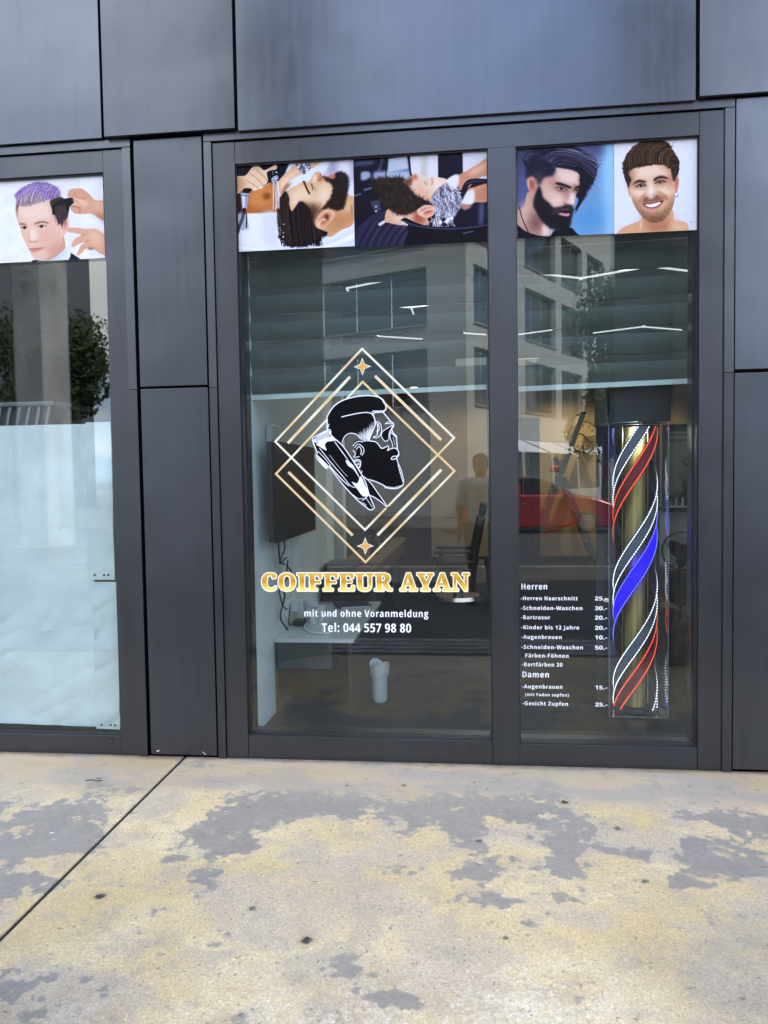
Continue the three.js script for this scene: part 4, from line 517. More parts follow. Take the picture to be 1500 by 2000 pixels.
// the head and clipper, drawn in the units of a working sketch 1500 x 1636
function drawHead(c, w, h, ink = '#05060c', paper = '#eef2fa') {
  c.setTransform(w / 1500, 0, 0, h / 1636, 0, 0); c.lineJoin = c.lineCap = 'round';
  const st = (p, lw = 13, close = false, col = paper) => { path(c, p, close); c.strokeStyle = col; c.lineWidth = lw; c.stroke(); };
  const fl = (p, col) => { path(c, p); c.fillStyle = col; c.fill(); };
  // hair
  const cap = [[318, 530], [300, 500], [312, 400], [300, 370], [345, 290], [410, 210], [520, 148], [680, 108], [840, 98], [960, 112], [1040, 150], [1070, 215], [1085, 262], [1062, 305], [1015, 318], [900, 318], [930, 400], [945, 460], [900, 560], [858, 650], [870, 690], [800, 700], [740, 650], [690, 590], [610, 575], [545, 615], [505, 690], [480, 700], [420, 650], [350, 570]];
  fl(cap, ink); st(cap.slice(0, 17), 15); st([[500, 365], [640, 335], [780, 315], [880, 318], [925, 375], [945, 460]], 12); for (let i = 0; i < 9; i++) st([[890 + i * 17, 322 - (i % 2) * 8], [905 + i * 17, 296], [930 + i * 15, 300]], 7); for (const q of [[[975, 118], [1030, 150], [1055, 205]], [[1065, 200], [1082, 240], [1078, 290]], [[310, 520], [322, 480], [330, 455]]]) st(q, 11);
  c.save(); path(c, cap); c.clip(); for (let i = 0; i < 420; i++) { const t = rnd(), x = 560 + 380 * t, y0 = 640 - 190 * t * t; st([[x, y0 + rr(-70, 120) * (0.4 + t * 0.6)], [x + rr(4, 16), y0 + rr(60, 240) * (0.3 + t)]], rr(1, 3.4), false, `rgba(238,242,250,${0.25 + 0.5 * t})`); } fill(c, [[690, 590], [760, 580], [925, 470], [900, 580], [850, 690], [760, 660]], 'rgba(238,242,250,0.55)', 14); c.restore();
  st([[500, 690], [515, 640], [560, 590], [620, 572], [690, 590], [740, 645]], 10); st([[945, 460], [905, 560], [858, 650], [862, 685]], 10);
  // eye socket, brow, lens and face outline
  for (const q of [[[945, 430], [990, 480], [985, 560], [950, 545], [975, 610], [890, 635], [950, 645], [1000, 620], [1022, 540], [1010, 470], [975, 435]], [[960, 470], [975, 520], [960, 590]]]) { st(q, 10); }
  const lens = [[1160, 488], [1090, 525], [1030, 565], [1012, 615], [1040, 670], [1075, 690], [1110, 660], [1112, 600], [1140, 540]]; fl(lens, ink); st(lens, 9, true);
  st([[1040, 318], [1100, 390], [1135, 440], [1178, 462], [1172, 510], [1142, 535], [1170, 590], [1217, 632], [1205, 680], [1220, 740], [1212, 790], [1240, 830], [1235, 880], [1205, 890]], 14); st([[1062, 470], [1090, 440], [1140, 445]], 9); st([[1065, 465], [1120, 462], [1155, 470]], 9); st([[1120, 560], [1160, 600], [1205, 640]], 9); fl([[1125, 600], [1180, 640], [1200, 740], [1160, 770], [1120, 680]], ink); st([[1128, 560], [1120, 640], [1150, 700], [1160, 760]], 10); st([[1165, 640], [1180, 700], [1190, 745]], 6);
  // beard
  const beard = [[860, 682], [935, 682], [985, 740], [1010, 782], [1060, 770], [1095, 742], [1112, 775], [1080, 815], [1140, 780], [1200, 775], [1232, 815], [1240, 850], [1205, 900], [1220, 960], [1262, 1050], [1285, 1140], [1300, 1230], [1265, 1275], [1190, 1300], [1090, 1292], [1030, 1250], [930, 1200], [830, 1172], [770, 1135], [730, 1060], [745, 960], [690, 900], [760, 870], [790, 800], [740, 700], [780, 690]];
  fl(beard, ink); st(beard.slice(0, 24), 12); st([[830, 1172], [930, 1200], [1040, 1255]], 10); for (let i = 0; i < 12; i++) st([[1040 + i * 20, 1262 + i * 3.2 - (i > 6 ? (i - 6) * 8 : 0)], [1058 + i * 20, 1292 - (i > 6 ? (i - 6) * 6 : 0)]], 8); for (let i = 0; i < 4; i++) st([[1225 + i * 14, 990 + i * 50], [1240 + i * 14, 1060 + i * 50]], 9);
  st([[1140, 920], [1155, 888], [1205, 882], [1195, 915]], 11, true);
  // ear
  fl([[640, 730], [700, 660], [770, 690], [790, 790], [750, 870], [700, 900], [640, 880], [690, 800]], ink); for (const q of [[[640, 740], [690, 675], [770, 690]], [[665, 760], [700, 700], [780, 760], [785, 820], [760, 860]], [[690, 780], [720, 730], [755, 800], [740, 850]], [[640, 800], [690, 840], [630, 890], [720, 880]], [[640, 935], [690, 905], [750, 935], [720, 1030], [690, 1000]], [[680, 985], [720, 960], [740, 1000], [710, 1025]], [[655, 945], [690, 925], [725, 945]], [[720, 1050], [730, 1058]], [[745, 1090], [755, 1065]]]) st(q, 10);
  // collar
  const col = [[790, 1130], [850, 1190], [950, 1340], [1040, 1480], [1105, 1560], [1000, 1490], [900, 1390], [800, 1330], [770, 1200]]; fl(col, ink); st([[780, 1140], [850, 1190], [950, 1340], [1105, 1560], [990, 1460], [900, 1395], [850, 1380]], 11);
  // clipper
  const body = [[108, 632], [140, 610], [320, 528], [352, 548], [355, 600], [430, 665], [510, 740], [620, 900], [725, 1070], [765, 1140], [805, 1230], [845, 1375], [900, 1510], [905, 1545], [850, 1565], [800, 1530], [690, 1440], [500, 1235], [330, 1015], [280, 1022], [185, 920], [152, 860], [168, 815], [120, 700]];
  fl(body, ink); st(body, 13, true);
  fl([[128, 640], [310, 540], [350, 590], [165, 690]], paper); for (let i = 0; i < 16; i++) st([[140 + i * 12, 632 - i * 5.6], [160 + i * 12, 680 - i * 5.6]], 4, false, ink);
  fl([[165, 700], [345, 612], [420, 660], [370, 672], [300, 682], [272, 722], [290, 790], [200, 740]], paper); st([[200, 760], [330, 930], [520, 1150], [600, 1260], [660, 1275]], 9); st([[330, 990], [480, 1170], [580, 1250]], 12); st([[400, 680], [450, 750], [600, 960], [720, 1150]], 9); fl([[545, 920], [640, 990], [725, 1155], [690, 1110], [640, 1040], [570, 990]], paper); st([[410, 700], [500, 810], [560, 900]], 5); st([[330, 850], [450, 1010], [560, 1130]], 4);
  fl([[620, 1205], [690, 1220], [735, 1130], [785, 1230], [838, 1345], [800, 1392], [750, 1380], [690, 1300]], paper); fl([[165, 850], [215, 890], [320, 1000], [270, 1010], [200, 930]], paper); st([[180, 800], [250, 870], [340, 985]], 8); st([[630, 1370], [700, 1430], [760, 1415]], 9); st([[760, 1440], [840, 1370]], 12); st([[800, 1410], [880, 1530]], 7); fl([[720, 1450], [790, 1490], [800, 1510]], paper); st([[115, 660], [160, 790]], 7);
}
const headTex = canvasTex(1024, 1117, (c, w, h) => drawHead(c, w, h));
decal('bearded_head', -0.8687, -0.2625, 1.3155, 1.9825, headTex, null, logo, DZ + 0.0016).userData.label = 'black and white bearded head with hair clipper';

// shop name: gold slab letters edged in white
const nameTex = canvasTex(2048, 240, (c, w, h) => {
  const word = (s, x0, x1) => {
    c.font = 'bold 200px serif'; let tw = 0; const gap = 6; for (const ch of s) tw += c.measureText(ch).width + gap; tw -= gap;
    c.save(); c.translate(x0, 0); c.scale((x1 - x0) / tw, 1.12); const gr = c.createLinearGradient(0, 30, 0, 178); gr.addColorStop(0, '#e3b64e'); gr.addColorStop(0.45, '#c8912f'); gr.addColorStop(0.75, '#efcb55'); gr.addColorStop(1, '#f6e283');
    c.lineJoin = 'round';
    for (const pass of [0, 1]) { let x = 0; for (const ch of s) { if (!pass) { c.strokeStyle = '#fdf6e2'; c.lineWidth = 26; c.strokeText(ch, x, 174); } else { c.strokeStyle = gr; c.lineWidth = 8; c.strokeText(ch, x, 174); c.fillStyle = gr; c.fillText(ch, x, 174); } x += c.measureText(ch).width + gap; } }
    c.restore();
  };
  word('COIFFEUR', 22, 1290); word('AYAN', 1372, 2022);
});
tag(decal('shop_name_lettering', -1.132, 0.0035, 0.894, 1.0275, nameTex), 'gold slab serif shop name COIFFEUR AYAN on the glass', 'lettering');
// plain white lettering
function text(c, s, x, y, size, width, color = '#f4f6fa', spacing = 0) {
  c.font = `bold ${size}px sans-serif`; c.fillStyle = color; let tw = 0; for (const ch of s) tw += c.measureText(ch).width + spacing; tw -= spacing;
  c.save(); c.translate(x, y); if (width) c.scale(width / tw, 1); let p = 0; for (const ch of s) { c.fillText(ch, p, 0); p += c.measureText(ch).width + spacing; } c.restore();
}
const noteTex = canvasTex(1536, 170, (c, w) => text(c, 'mit und ohne Voranmeldung', 6, 130, 116, w - 12, '#f4f6fa', 5));
tag(decal('appointment_lettering', -0.893, -0.222, 0.7605, 0.8348, noteTex), 'white lettering mit und ohne Voranmeldung under the shop name', 'lettering');
const telTex = canvasTex(1024, 150, (c, w) => text(c, 'Tel: 044 557 98 80', 6, 118, 136, w - 12, '#f4f6fa', 2));
tag(decal('telephone_lettering', -0.798, -0.312, 0.6813, 0.7525, telTex), 'white telephone number lettering near the middle of the glass', 'lettering');
// price list: y in metres measured on the glass
const PX0 = 0.236, PX1 = 0.7, PY0 = 0.3, PY1 = 0.97, PK = 2000;
const priceTex = canvasTex(928, 1340, (c) => {
  const X = (x) => (x + 0.0055 - PX0) * PK, Y = (y) => (PY1 - y) * PK;
  const rows = [['Herren', 0.2475, 0.3845, 0.9255, 84], ['-Herren Haarschnitt', 0.2455, 0.536, 0.8695, 56, '25.-'], ['-Schneiden-Waschen', 0.2465, 0.56, 0.819, 56, '30.-'], ['-Bartrasur', 0.2465, 0.3965, 0.7705, 56, '20.-'], ['-Kinder bis 12 Jahre', 0.247, 0.543, 0.7185, 56, '20.-'], ['-Augenbrauen', 0.2475, 0.4555, 0.6685, 56, '10.-'], ['-Schneiden-Waschen', 0.248, 0.562, 0.616, 56, '50.-'],
    ['Färben-Föhnen', 0.266, 0.49, 0.5715, 56], ['-Bartfärben 20', 0.249, 0.458, 0.525, 56], ['Damen', 0.249, 0.391, 0.4675, 84], ['-Augenbrauen', 0.25, 0.458, 0.4095, 56, '15.-'], ['(mit Faden zupfen)', 0.266, 0.489, 0.3695, 43], ['-Gesicht Zupfen', 0.2505, 0.486, 0.321, 56, '25.-']];
  for (const [s, x0, x1, y, size, price] of rows) { text(c, s, X(x0), Y(y), size, X(x1) - X(x0), '#f4f6fa', 3); if (price) text(c, price, X(0.619), Y(y), size, X(0.6835) - X(0.619)); }
});
tag(decal('price_list', PX0, PX1, PY0, PY1, priceTex), 'white price list lettering for Herren and Damen on the right glass', 'price list');
// ------------------------------------------------------------------ behind the left window: paper sheets, crate, boxes
const paperTex = dataTex(512, 512, (() => { const f = tile((x, y) => fbm(x * 3, y * 3, 5), 2, 2); return (u, v) => { const k = 0.93 + 0.12 * (f(u, v) - 0.5); return [k, k, k]; }; })());
const paperMat = new THREE.MeshPhysicalMaterial({ color: C(0.86, 0.88, 0.86), roughness: 0.8, map: paperTex, side: THREE.DoubleSide });
// a hanging sheet of paper, rippled and creased; ripple: vertical folds, crease: crumples
function sheet(name, x0, x1, y0, y1, z, mat, { ripple = 0, crease = 0.004, nx = 70, ny = 80, slant = 0, s = 0 } = {}) {
  const X0 = ax(x0, z), X1 = ax(x1, z), Y0 = ay(y0, z), Y1 = ay(y1, z), g = new THREE.PlaneGeometry(X1 - X0, Y1 - Y0, nx, ny), p = g.attributes.position;
  for (let i = 0; i < p.count; i++) {
    const x = p.getX(i), y = p.getY(i), u = x / (X1 - X0) + 0.5, v = y / (Y1 - Y0) + 0.5;
    const fold = Math.abs(vn(x * 7 + y * 4 + s, y * 2 + s) - 0.5) * 2 + 0.6 * Math.abs(fbm(x * 9 + s, y * 9 - x * 4 + s, 3) - 0.5) * 2, fold2 = Math.abs(vn(x * 5 - y * 9 + s * 3, x * 3 + s) - 0.5) * 2;
    p.setZ(i, ripple * Math.sin(x * 60 + Math.sin(y * 3 + s)) * (0.4 + 0.6 * v) + crease * (fold + 0.7 * fold2) * (1.3 - 0.6 * v) - Math.abs(ripple) - crease * 2);
    p.setY(i, y + slant * (u - 0.5));
  }
  g.computeVertexNormals(); metres(g); const m = mesh(name, g, mat); m.position.set((X0 + X1) / 2, (Y0 + Y1) / 2, z); return m;
}
const sheets = [
  ['narrow white paper sheet along the frame, top of the right strip', -2.085, -1.942, 0.975, 1.838, -0.064, { crease: 0.005, s: 3 }],
  ['narrow white paper sheet hanging lowest along the right frame', -2.08, -1.939, 0.142, 0.962, -0.062, { crease: 0.009, s: 9 }],
  ['wide rippled white paper sheet across the top of the left window', -3.3, -2.07, 1.24, 1.83, -0.075, { ripple: 0.004, crease: 0.005, s: 14 }],
  ['wide white paper sheet in the middle of the left window', -3.3, -2.062, 0.69, 1.262, -0.07, { crease: 0.008, s: 22 }],
  ['wide crumpled white paper sheet at the bottom of the left window', -3.3, -2.066, 0.163, 0.725, -0.066, { crease: 0.008, slant: -0.02, s: 31 }],
];
for (const [label, x0, x1, y0, y1, z, o] of sheets) {
  const m = tag(sheet('paper_sheet', x0, x1, y0, y1, z, paperMat, o), label, 'paper sheet', 'paper sheets covering the left window');
  if (x0 > -2.1) for (const [u, v] of [[-0.072, 0], [-0.018, 0], [0.006, 0]]) mesh('punched_hole', cyl(0.0065, 0.0065, 0.001, ax(-1.99 + u + (y0 < 0.5 ? 0.012 : 0), z) - m.position.x + 0.01, (ay(y0, z) - m.position.y) + 0.028, 0.004 + 0.003, 20, Math.PI / 2), black, m);
}
const card = M(C(0.33, 0.24, 0.14), 0.85);
{
  const b = thing('cardboard_box', 'brown cardboard box behind the paper in the left window', 'box', [-2.98, 0.09, -0.62]);
  mesh('carton', bx(-0.4, 0.4, 0, 1.7, -0.3, 0.3, 0.006), card, b); mesh('tape', bx(-0.4005, 0.4005, 1.45, 1.5, -0.301, 0.3015), M(C(0.42, 0.35, 0.22), 0.4), b);
  const c = thing('plastic_crate', 'grey slotted plastic crate on top of the cardboard box', 'crate', [-2.92, 1.795, -0.62]), cm = M(C(0.19, 0.17, 0.185), 0.5);
  mesh('tub', [bx(-0.46, 0.46, 0, 0.06, -0.28, 0.28, 0.02), bx(-0.48, 0.48, 0.17, 0.2, -0.3, -0.27, 0.01), bx(-0.48, 0.48, 0.17, 0.2, 0.27, 0.3, 0.01), bx(-0.48, -0.45, 0.17, 0.2, -0.27, 0.27), bx(0.45, 0.48, 0.17, 0.2, -0.27, 0.27)], cm, c);
  for (let k = 0; k < 15; k++) mesh('slat', bar([-0.45 + k * 0.062, 0.05, 0.285], [-0.42 + k * 0.062, 0.18, 0.285], 0.016, 0.008), M(C(0.28, 0.27, 0.29), 0.5), c);
  mesh('lining', bx(-0.44, 0.44, 0.06, 0.175, -0.26, 0.265), M(C(0.09, 0.08, 0.09), 0.6), c);
}

// ------------------------------------------------------------------ the rooms
const FL = 0.085, CEIL = 3.28, BACK = -9.7;
const floorTex = dataTex(512, 512, (() => { const f = tile((x, y) => 0.5 * fbm(x * 2, y * 26, 4) + 0.5 * fbm(x * 4, y * 4, 4), 2, 2); return (u, v) => { const k = 0.7 + 0.55 * f(u, v); return [k, k * 0.98, k * 0.96]; }; })());
struct('shop_floor', metres(bx(-1.32, 4.2, -0.19, FL, BACK - 0.2, -0.3)), M(C(0.012, 0.015, 0.021), 0.8, 0, { map: floorTex, specularIntensity: 0.25 }));
struct('side_room_floor', bx(-6, -1.33, -0.19, FL, -6, -0.3), M(C(0.05, 0.05, 0.052), 0.6));
struct('ceiling', [bx(-1.32, 4.2, CEIL, CEIL + 0.3, BACK - 0.2, -0.3), bx(-6, -1.33, CEIL, CEIL + 0.3, -6, -0.3)], plaster(0.5, 0.5, 0.49));
struct('party_wall', [bx(-1.33, -1.2, FL, CEIL, -2.7, -0.1)], plaster(0.76, 0.8, 0.76));
struct('party_wall', bx(-1.33, -1.2, FL, CEIL, BACK - 0.1, -2.86), M(C(0.028, 0.03, 0.036), 0.5));
struct('pilaster', bx(-1.33, -1.12, FL, CEIL, -2.858, -2.702), plaster(0.66, 0.67, 0.64));
struct('back_wall', [bx(-0.7, 4.2, FL, CEIL, BACK - 0.2, BACK)], plaster(0.36, 0.32, 0.25));
struct('back_wall', [bx(-1.32, -0.705, FL, CEIL, BACK - 0.2, BACK - 0.12)], M(C(0.012, 0.013, 0.018), 0.5));  // near-black sheet stands in for the unlit doorway
struct('right_wall', bx(4.2, 4.4, FL, CEIL, BACK - 0.2, -0.3), plaster(0.5, 0.44, 0.36));
struct('side_room_wall', [bx(-6.2, -6, FL, CEIL, -6, -0.3), bx(-6, -1.33, FL, CEIL, -6.2, -6), bx(-6.2, -1.8, 0, 0.085, -0.31, -0.301)], plaster(0.3, 0.33, 0.31));

// blinds: bands of cloth alternating with sheer gauze
const cloth = dataTex(256, 256, (u, v, i, j) => { const k = 0.9 + 0.1 * (((i >> 1) + (j >> 1)) & 1) + 0.06 * (rnd() - 0.5); return [k, k, k]; }); cloth.repeat.set(6, 6);
const clothMat = new THREE.MeshPhysicalMaterial({ color: C(0.1, 0.115, 0.1), roughness: 0.85, map: cloth, side: THREE.DoubleSide });
const gauzeMat = new THREE.MeshPhysicalMaterial({ color: C(0.07, 0.08, 0.078), roughness: 0.9, transparent: true, opacity: 0.78, side: THREE.DoubleSide });
function blind(label, x0, x1, yl, yr, s) {
  const z = -0.19, t = thing('roller_blind', label, 'blind', [0, 0, z], 0, 'striped roller blinds in the barber window');
  const X0 = ax(x0, z), X1 = ax(x1, z), skew = (ay(yr, z) - ay(yl, z)), P = 0.148, nx = 24;
  const yb = (u) => ay(yl, z) + skew * u;
  mesh('bottom_rail', bar([X0, yb(0), 0.004], [X1, yb(1), 0.004], 0.026, 0.012, [0, 0, 1]), M(C(0.6, 0.68, 0.64), 0.45), t);
  let y = 0.012;
  for (let k = 0; y < 1.42; k++) {
    for (const [h, mat, name] of [[k ? 0.1 : 0.098, clothMat, 'cloth_band'], [0.046, gauzeMat, 'gauze_band']]) {
      const g = new THREE.PlaneGeometry(1, 1, nx, 6), p = g.attributes.position;
      for (let i = 0; i < p.count; i++) {
        const u = p.getX(i) + 0.5, v = p.getY(i) + 0.5, wob = 0.004 * (vn(u * 4 + s + k * 3, k * 1.7 + s) - 0.5) * 2;
        p.setXYZ(i, X0 + (X1 - X0) * u, yb(u * (1 - y / 3) + 0.15) + y + v * h + wob, name === 'cloth_band' ? 0.024 * Math.sin(v * Math.PI * 0.7) + 0.006 * (vn(u * 3 + k * 7 + s, v) - 0.5) : -0.004);
      }
      g.computeVertexNormals(); metres(g); mesh(name, g, mat, t); y += h;
    }
  }
  return t;
}
blind('striped grey green roller blind behind the logo pane', -1.192, 0.105, 1.944, 1.968, 2);
blind('striped grey green roller blind above the barber pole', 0.242, 1.13, 1.952, 1.97, 40);

// ------------------------------------------------------------------ things in the shop
{
  const t = thing('television', 'dark flat television on the white wall behind the left glass', 'television', [-1.1, 1.44, -0.78]);
  mesh('screen', bx(0, 0.012, -0.29, 0.29, -0.555, 0.555, 0.004), M(C(0.016, 0.016, 0.02), 0.4, 0, { specularIntensity: 0.35 }), t); mesh('casing', bx(-0.035, -0.0005, -0.285, 0.285, -0.55, 0.55, 0.008), satin, t); mesh('bracket', bx(-0.099, -0.036, -0.12, 0.12, -0.2, 0.2), black, t);
}
{
  const t = thing('power_strip', 'pale handheld dryer shaped holder with plug above the television', 'power strip', [-1.185, 1.74, -0.53]), m = M(C(0.5, 0.53, 0.51), 0.5);
  mesh('housing', bx(-0.014, 0.03, -0.03, 0.1, -0.085, 0.085, 0.014), m, t); mesh('cradle', bx(-0.014, 0.045, -0.085, -0.034, -0.06, 0.07, 0.01), m, t); mesh('socket', bx(0.0455, 0.047, -0.07, -0.05, -0.02, 0.0), black, t);
  tag(mesh('wall_lead', tube([[-1.17, 1.66, -0.5], [-1.175, 1.55, -0.46], [-1.18, 1.35, -0.5], [-1.175, 1.24, -0.47], [-1.165, 1.16, -0.52]], 0.004), white), 'white lead hanging down the wall left of the television', 'cable');
  tag(mesh('wall_lead', tube([[-1.165, 1.66, -0.6], [-1.15, 1.56, -0.55], [-1.17, 1.46, -0.5], [-1.16, 1.38, -0.56], [-1.175, 1.24, -0.52]], 0.0035), white), 'wavy white lead between wall and television edge', 'cable');
  const P = M(C(0.02, 0.02, 0.022), 0.5);
  tag(mesh('cable', tube([[-1.15, 1.17, -0.5], [-1.16, 1.06, -0.56], [-1.14, 1.02, -0.5], [-1.15, 0.98, -0.66], [-1.14, 0.92, -0.78], [-1.15, 0.86, -0.56], [-1.165, 0.78, -0.7], [-1.17, 0.66, -0.6], [-1.14, 0.57, -0.66]], 0.006, 80), P), 'tangled black cable below the television, longest of the bundle', 'cable');
  tag(mesh('cable', tube([[-1.14, 1.17, -0.6], [-1.15, 1.08, -0.66], [-1.16, 1.0, -0.56], [-1.14, 1.02, -0.68], [-1.15, 0.94, -0.7], [-1.17, 0.88, -0.58], [-1.16, 0.75, -0.6], [-1.17, 0.68, -0.78]], 0.005, 80), P), 'tangled black cable curling beside the longest one', 'cable');
  tag(mesh('cable', tube([[-1.14, 1.17, -0.68], [-1.13, 1.06, -0.7], [-1.15, 0.96, -0.64], [-1.14, 0.86, -0.74], [-1.17, 0.74, -0.84]], 0.005, 60), white), 'white cable in the bundle below the television', 'cable');
  const o = thing('wall_socket', 'white wall socket with plugs above the low white table', 'socket', [-1.199, 0.66, -0.98]);
  mesh('plate', bx(0, 0.012, -0.05, 0.06, -0.14, 0.14, 0.005), white, o); for (const z of [-0.07, 0.03]) mesh('plug', bx(0.0125, 0.07, -0.02, 0.045, z - 0.03, z + 0.035, 0.01), z < 0 ? white : M(C(0.6, 0.62, 0.6), 0.5), o);
}
{
  const t = thing('white_table', 'low white table with glossy top against the left wall', 'table', [-1.195, FL, -0.53]), top = M(C(0.62, 0.65, 0.62), 0.14);
  mesh('tabletop', bx(0, 0.49, 0.435, 0.458, -1.42, 0, 0.004), top, t); mesh('drawer_box', bx(0.015, 0.35, 0.27, 0.4345, -0.9, -0.02, 0.004), M(C(0.06, 0.062, 0.062), 0.5), t); mesh('side_panel', bx(0.452, 0.472, 0, 0.4345, -1.4, -0.015, 0.002), M(C(0.03, 0.03, 0.032), 0.5), t); mesh('side_panel', bx(0.0, 0.013, 0, 0.4345, -1.4, -0.015, 0.002), M(C(0.03, 0.03, 0.032), 0.5), t);
}
const TT = FL + 0.4585;
function cup(x, z, s, label) {
  const t = thing('paper_cup', label, 'cup', [x, TT, z], 0, 'paper cups on the low white table');
  mesh('cup_wall', new THREE.LatheGeometry([[0.026, 0], [0.036, 0.088], [0.0375, 0.09], [0.036, 0.092], [0.034, 0.089], [0.0245, 0.003], [0, 0.003]].map(([r, y]) => new THREE.Vector2(r * s, y * s)), 24), M(C(0.7, 0.72, 0.69), 0.6), t);
  mesh('cup_lip', new THREE.TorusGeometry(0.0365 * s, 0.0016 * s, 6, 24).rotateX(Math.PI / 2).translate(0, 0.091 * s, 0), white, t); return t;
}
cup(-1.11, -1.2, 1.45, 'tallest white paper cup on the low white table'); cup(-1.03, -1.12, 1.1, 'short white paper cup behind the word ohne'); cup(-1.055, -1.02, 1.0, 'small white paper cup nearest the glass');
{
  const r = thing('router', 'small black adapter box on the low white table by the wall', 'router', [-1.135, TT, -0.98]); mesh('case', bx(-0.035, 0.035, 0, 0.036, -0.06, 0.06, 0.012), satin, r); mesh('lead', tube([[-0.03, 0.018, 0.03], [-0.05, 0.02, 0.1], [-0.045, 0.1, 0.1], [-0.05, 0.16, 0.0]], 0.004), satin, r);
  const g = []; for (let k = 0; k <= 20; k++) { const a = 1.75 + k / 20 * 3.3; g.push([-0.93 + 0.16 * Math.cos(a), TT + 0.008, -1.0 + 0.34 * Math.sin(a) * -1]); }
  tag(mesh('curved_band', tube(g, 0.0075, 40, 6), M(C(0.78, 0.8, 0.79), 0.35)), 'white curved plastic band lying on the low white table', 'band');
  const b = thing('tablet', 'black flat tablet lying at the far end of the low table', 'tablet', [-0.9, TT, -1.72], 0.35); mesh('slab', bx(-0.13, 0.13, 0, 0.022, -0.1, 0.1, 0.006), satin, b); mesh('edge_strip', bx(-0.1, 0.12, 0.002, 0.012, 0.1005, 0.103), white, b);
  const p = thing('printer', 'dark grey printer standing behind the gold letters OIFF', 'printer', [-1.06, FL, -2.2]); const pm = M(C(0.05, 0.05, 0.053), 0.5);
  mesh('stand', bx(-0.12, 0.26, 0, 0.5, -0.24, 0.2, 0.01), M(C(0.035, 0.035, 0.038), 0.6), p); mesh('body', bx(-0.13, 0.28, 0.505, 0.7, -0.22, 0.21, 0.02), pm, p); mesh('lid', bx(-0.11, 0.14, 0.702, 0.745, -0.18, 0.18, 0.012), M(C(0.08, 0.08, 0.085), 0.5), p); mesh('paper_tray', bx(-0.05, 0.2, 0.56, 0.575, 0.211, 0.3), pm, p); mesh('red_label', bx(0.16, 0.25, 0.701, 0.712, 0.02, 0.1), M(C(0.5, 0.06, 0.05), 0.5), p);
  const w = thing('waste_bin', 'small white bin with a crumpled liner on the dark floor', 'bin', [-0.585, FL, -0.8]); const wt = M(C(0.6, 0.63, 0.61), 0.5);
  mesh('bucket', new THREE.LatheGeometry([[0.0, 0], [0.036, 0], [0.047, 0.02], [0.052, 0.24], [0.048, 0.24], [0.044, 0.02], [0, 0.01]].map(([a, b2]) => new THREE.Vector2(a, b2)), 28), wt, w);
  const lg = new THREE.CylinderGeometry(0.06, 0.055, 0.075, 40, 8, true), lp = lg.attributes.position; for (let i = 0; i < lp.count; i++) { const a = Math.atan2(lp.getZ(i), lp.getX(i)), k = 1 + 0.22 * (vn(a * 4 + 9, lp.getY(i) * 60) - 0.5); lp.setX(i, lp.getX(i) * k); lp.setZ(i, lp.getZ(i) * k); lp.setY(i, lp.getY(i) + 0.215 + 0.02 * Math.sin(a * 2)); } lg.computeVertexNormals(); mesh('liner', lg, new THREE.MeshPhysicalMaterial({ color: C(0.7, 0.72, 0.7), roughness: 0.4, side: THREE.DoubleSide }), w);
}
{
  const wood = M(C(0.24, 0.17, 0.1), 0.4, 0, { map: floorTex });
  const d = thing('long_desk', 'long wooden counter along the left wall deep in the shop', 'desk', [-1.19, FL, -4.2]);
  mesh('desktop', bx(0, 0.37, 0.63, 0.67, -1.45, 1.42, 0.004), wood, d); mesh('apron', bx(0.33, 0.36, 0.5, 0.6295, -1.4, 1.38), M(C(0.1, 0.07, 0.045), 0.5), d); for (const z of [-1.4, 0, 1.35]) mesh('leg', bx(0.3, 0.35, 0, 0.4995, z - 0.025, z + 0.025), satin, d);
  const m = thing('monitor', 'black screen on the long wooden counter', 'monitor', [-1.03, FL + 0.671, -4.9], 0.5); mesh('display', bx(-0.2, 0.2, 0.1, 0.36, 0, 0.02, 0.005), gloss, m); mesh('stand', [bx(-0.02, 0.02, 0, 0.1, -0.01, 0.01), bx(-0.08, 0.08, 0, 0.01, -0.06, 0.06)], satin, m);
  const b = thing('spray_bottle', 'black spray bottle on the long wooden counter', 'bottle', [-0.95, FL + 0.671, -3.5]); mesh('bottle', new THREE.LatheGeometry([[0, 0], [0.04, 0], [0.042, 0.11], [0.018, 0.15], [0.016, 0.18], [0, 0.18]].map(([r, y]) => new THREE.Vector2(r, y)), 20), satin, b); mesh('nozzle', [bx(-0.012, 0.05, 0.18, 0.2, -0.012, 0.012, 0.004), bar([0.04, 0.185, 0], [0.05, 0.14, 0], 0.008)], black, b);
}
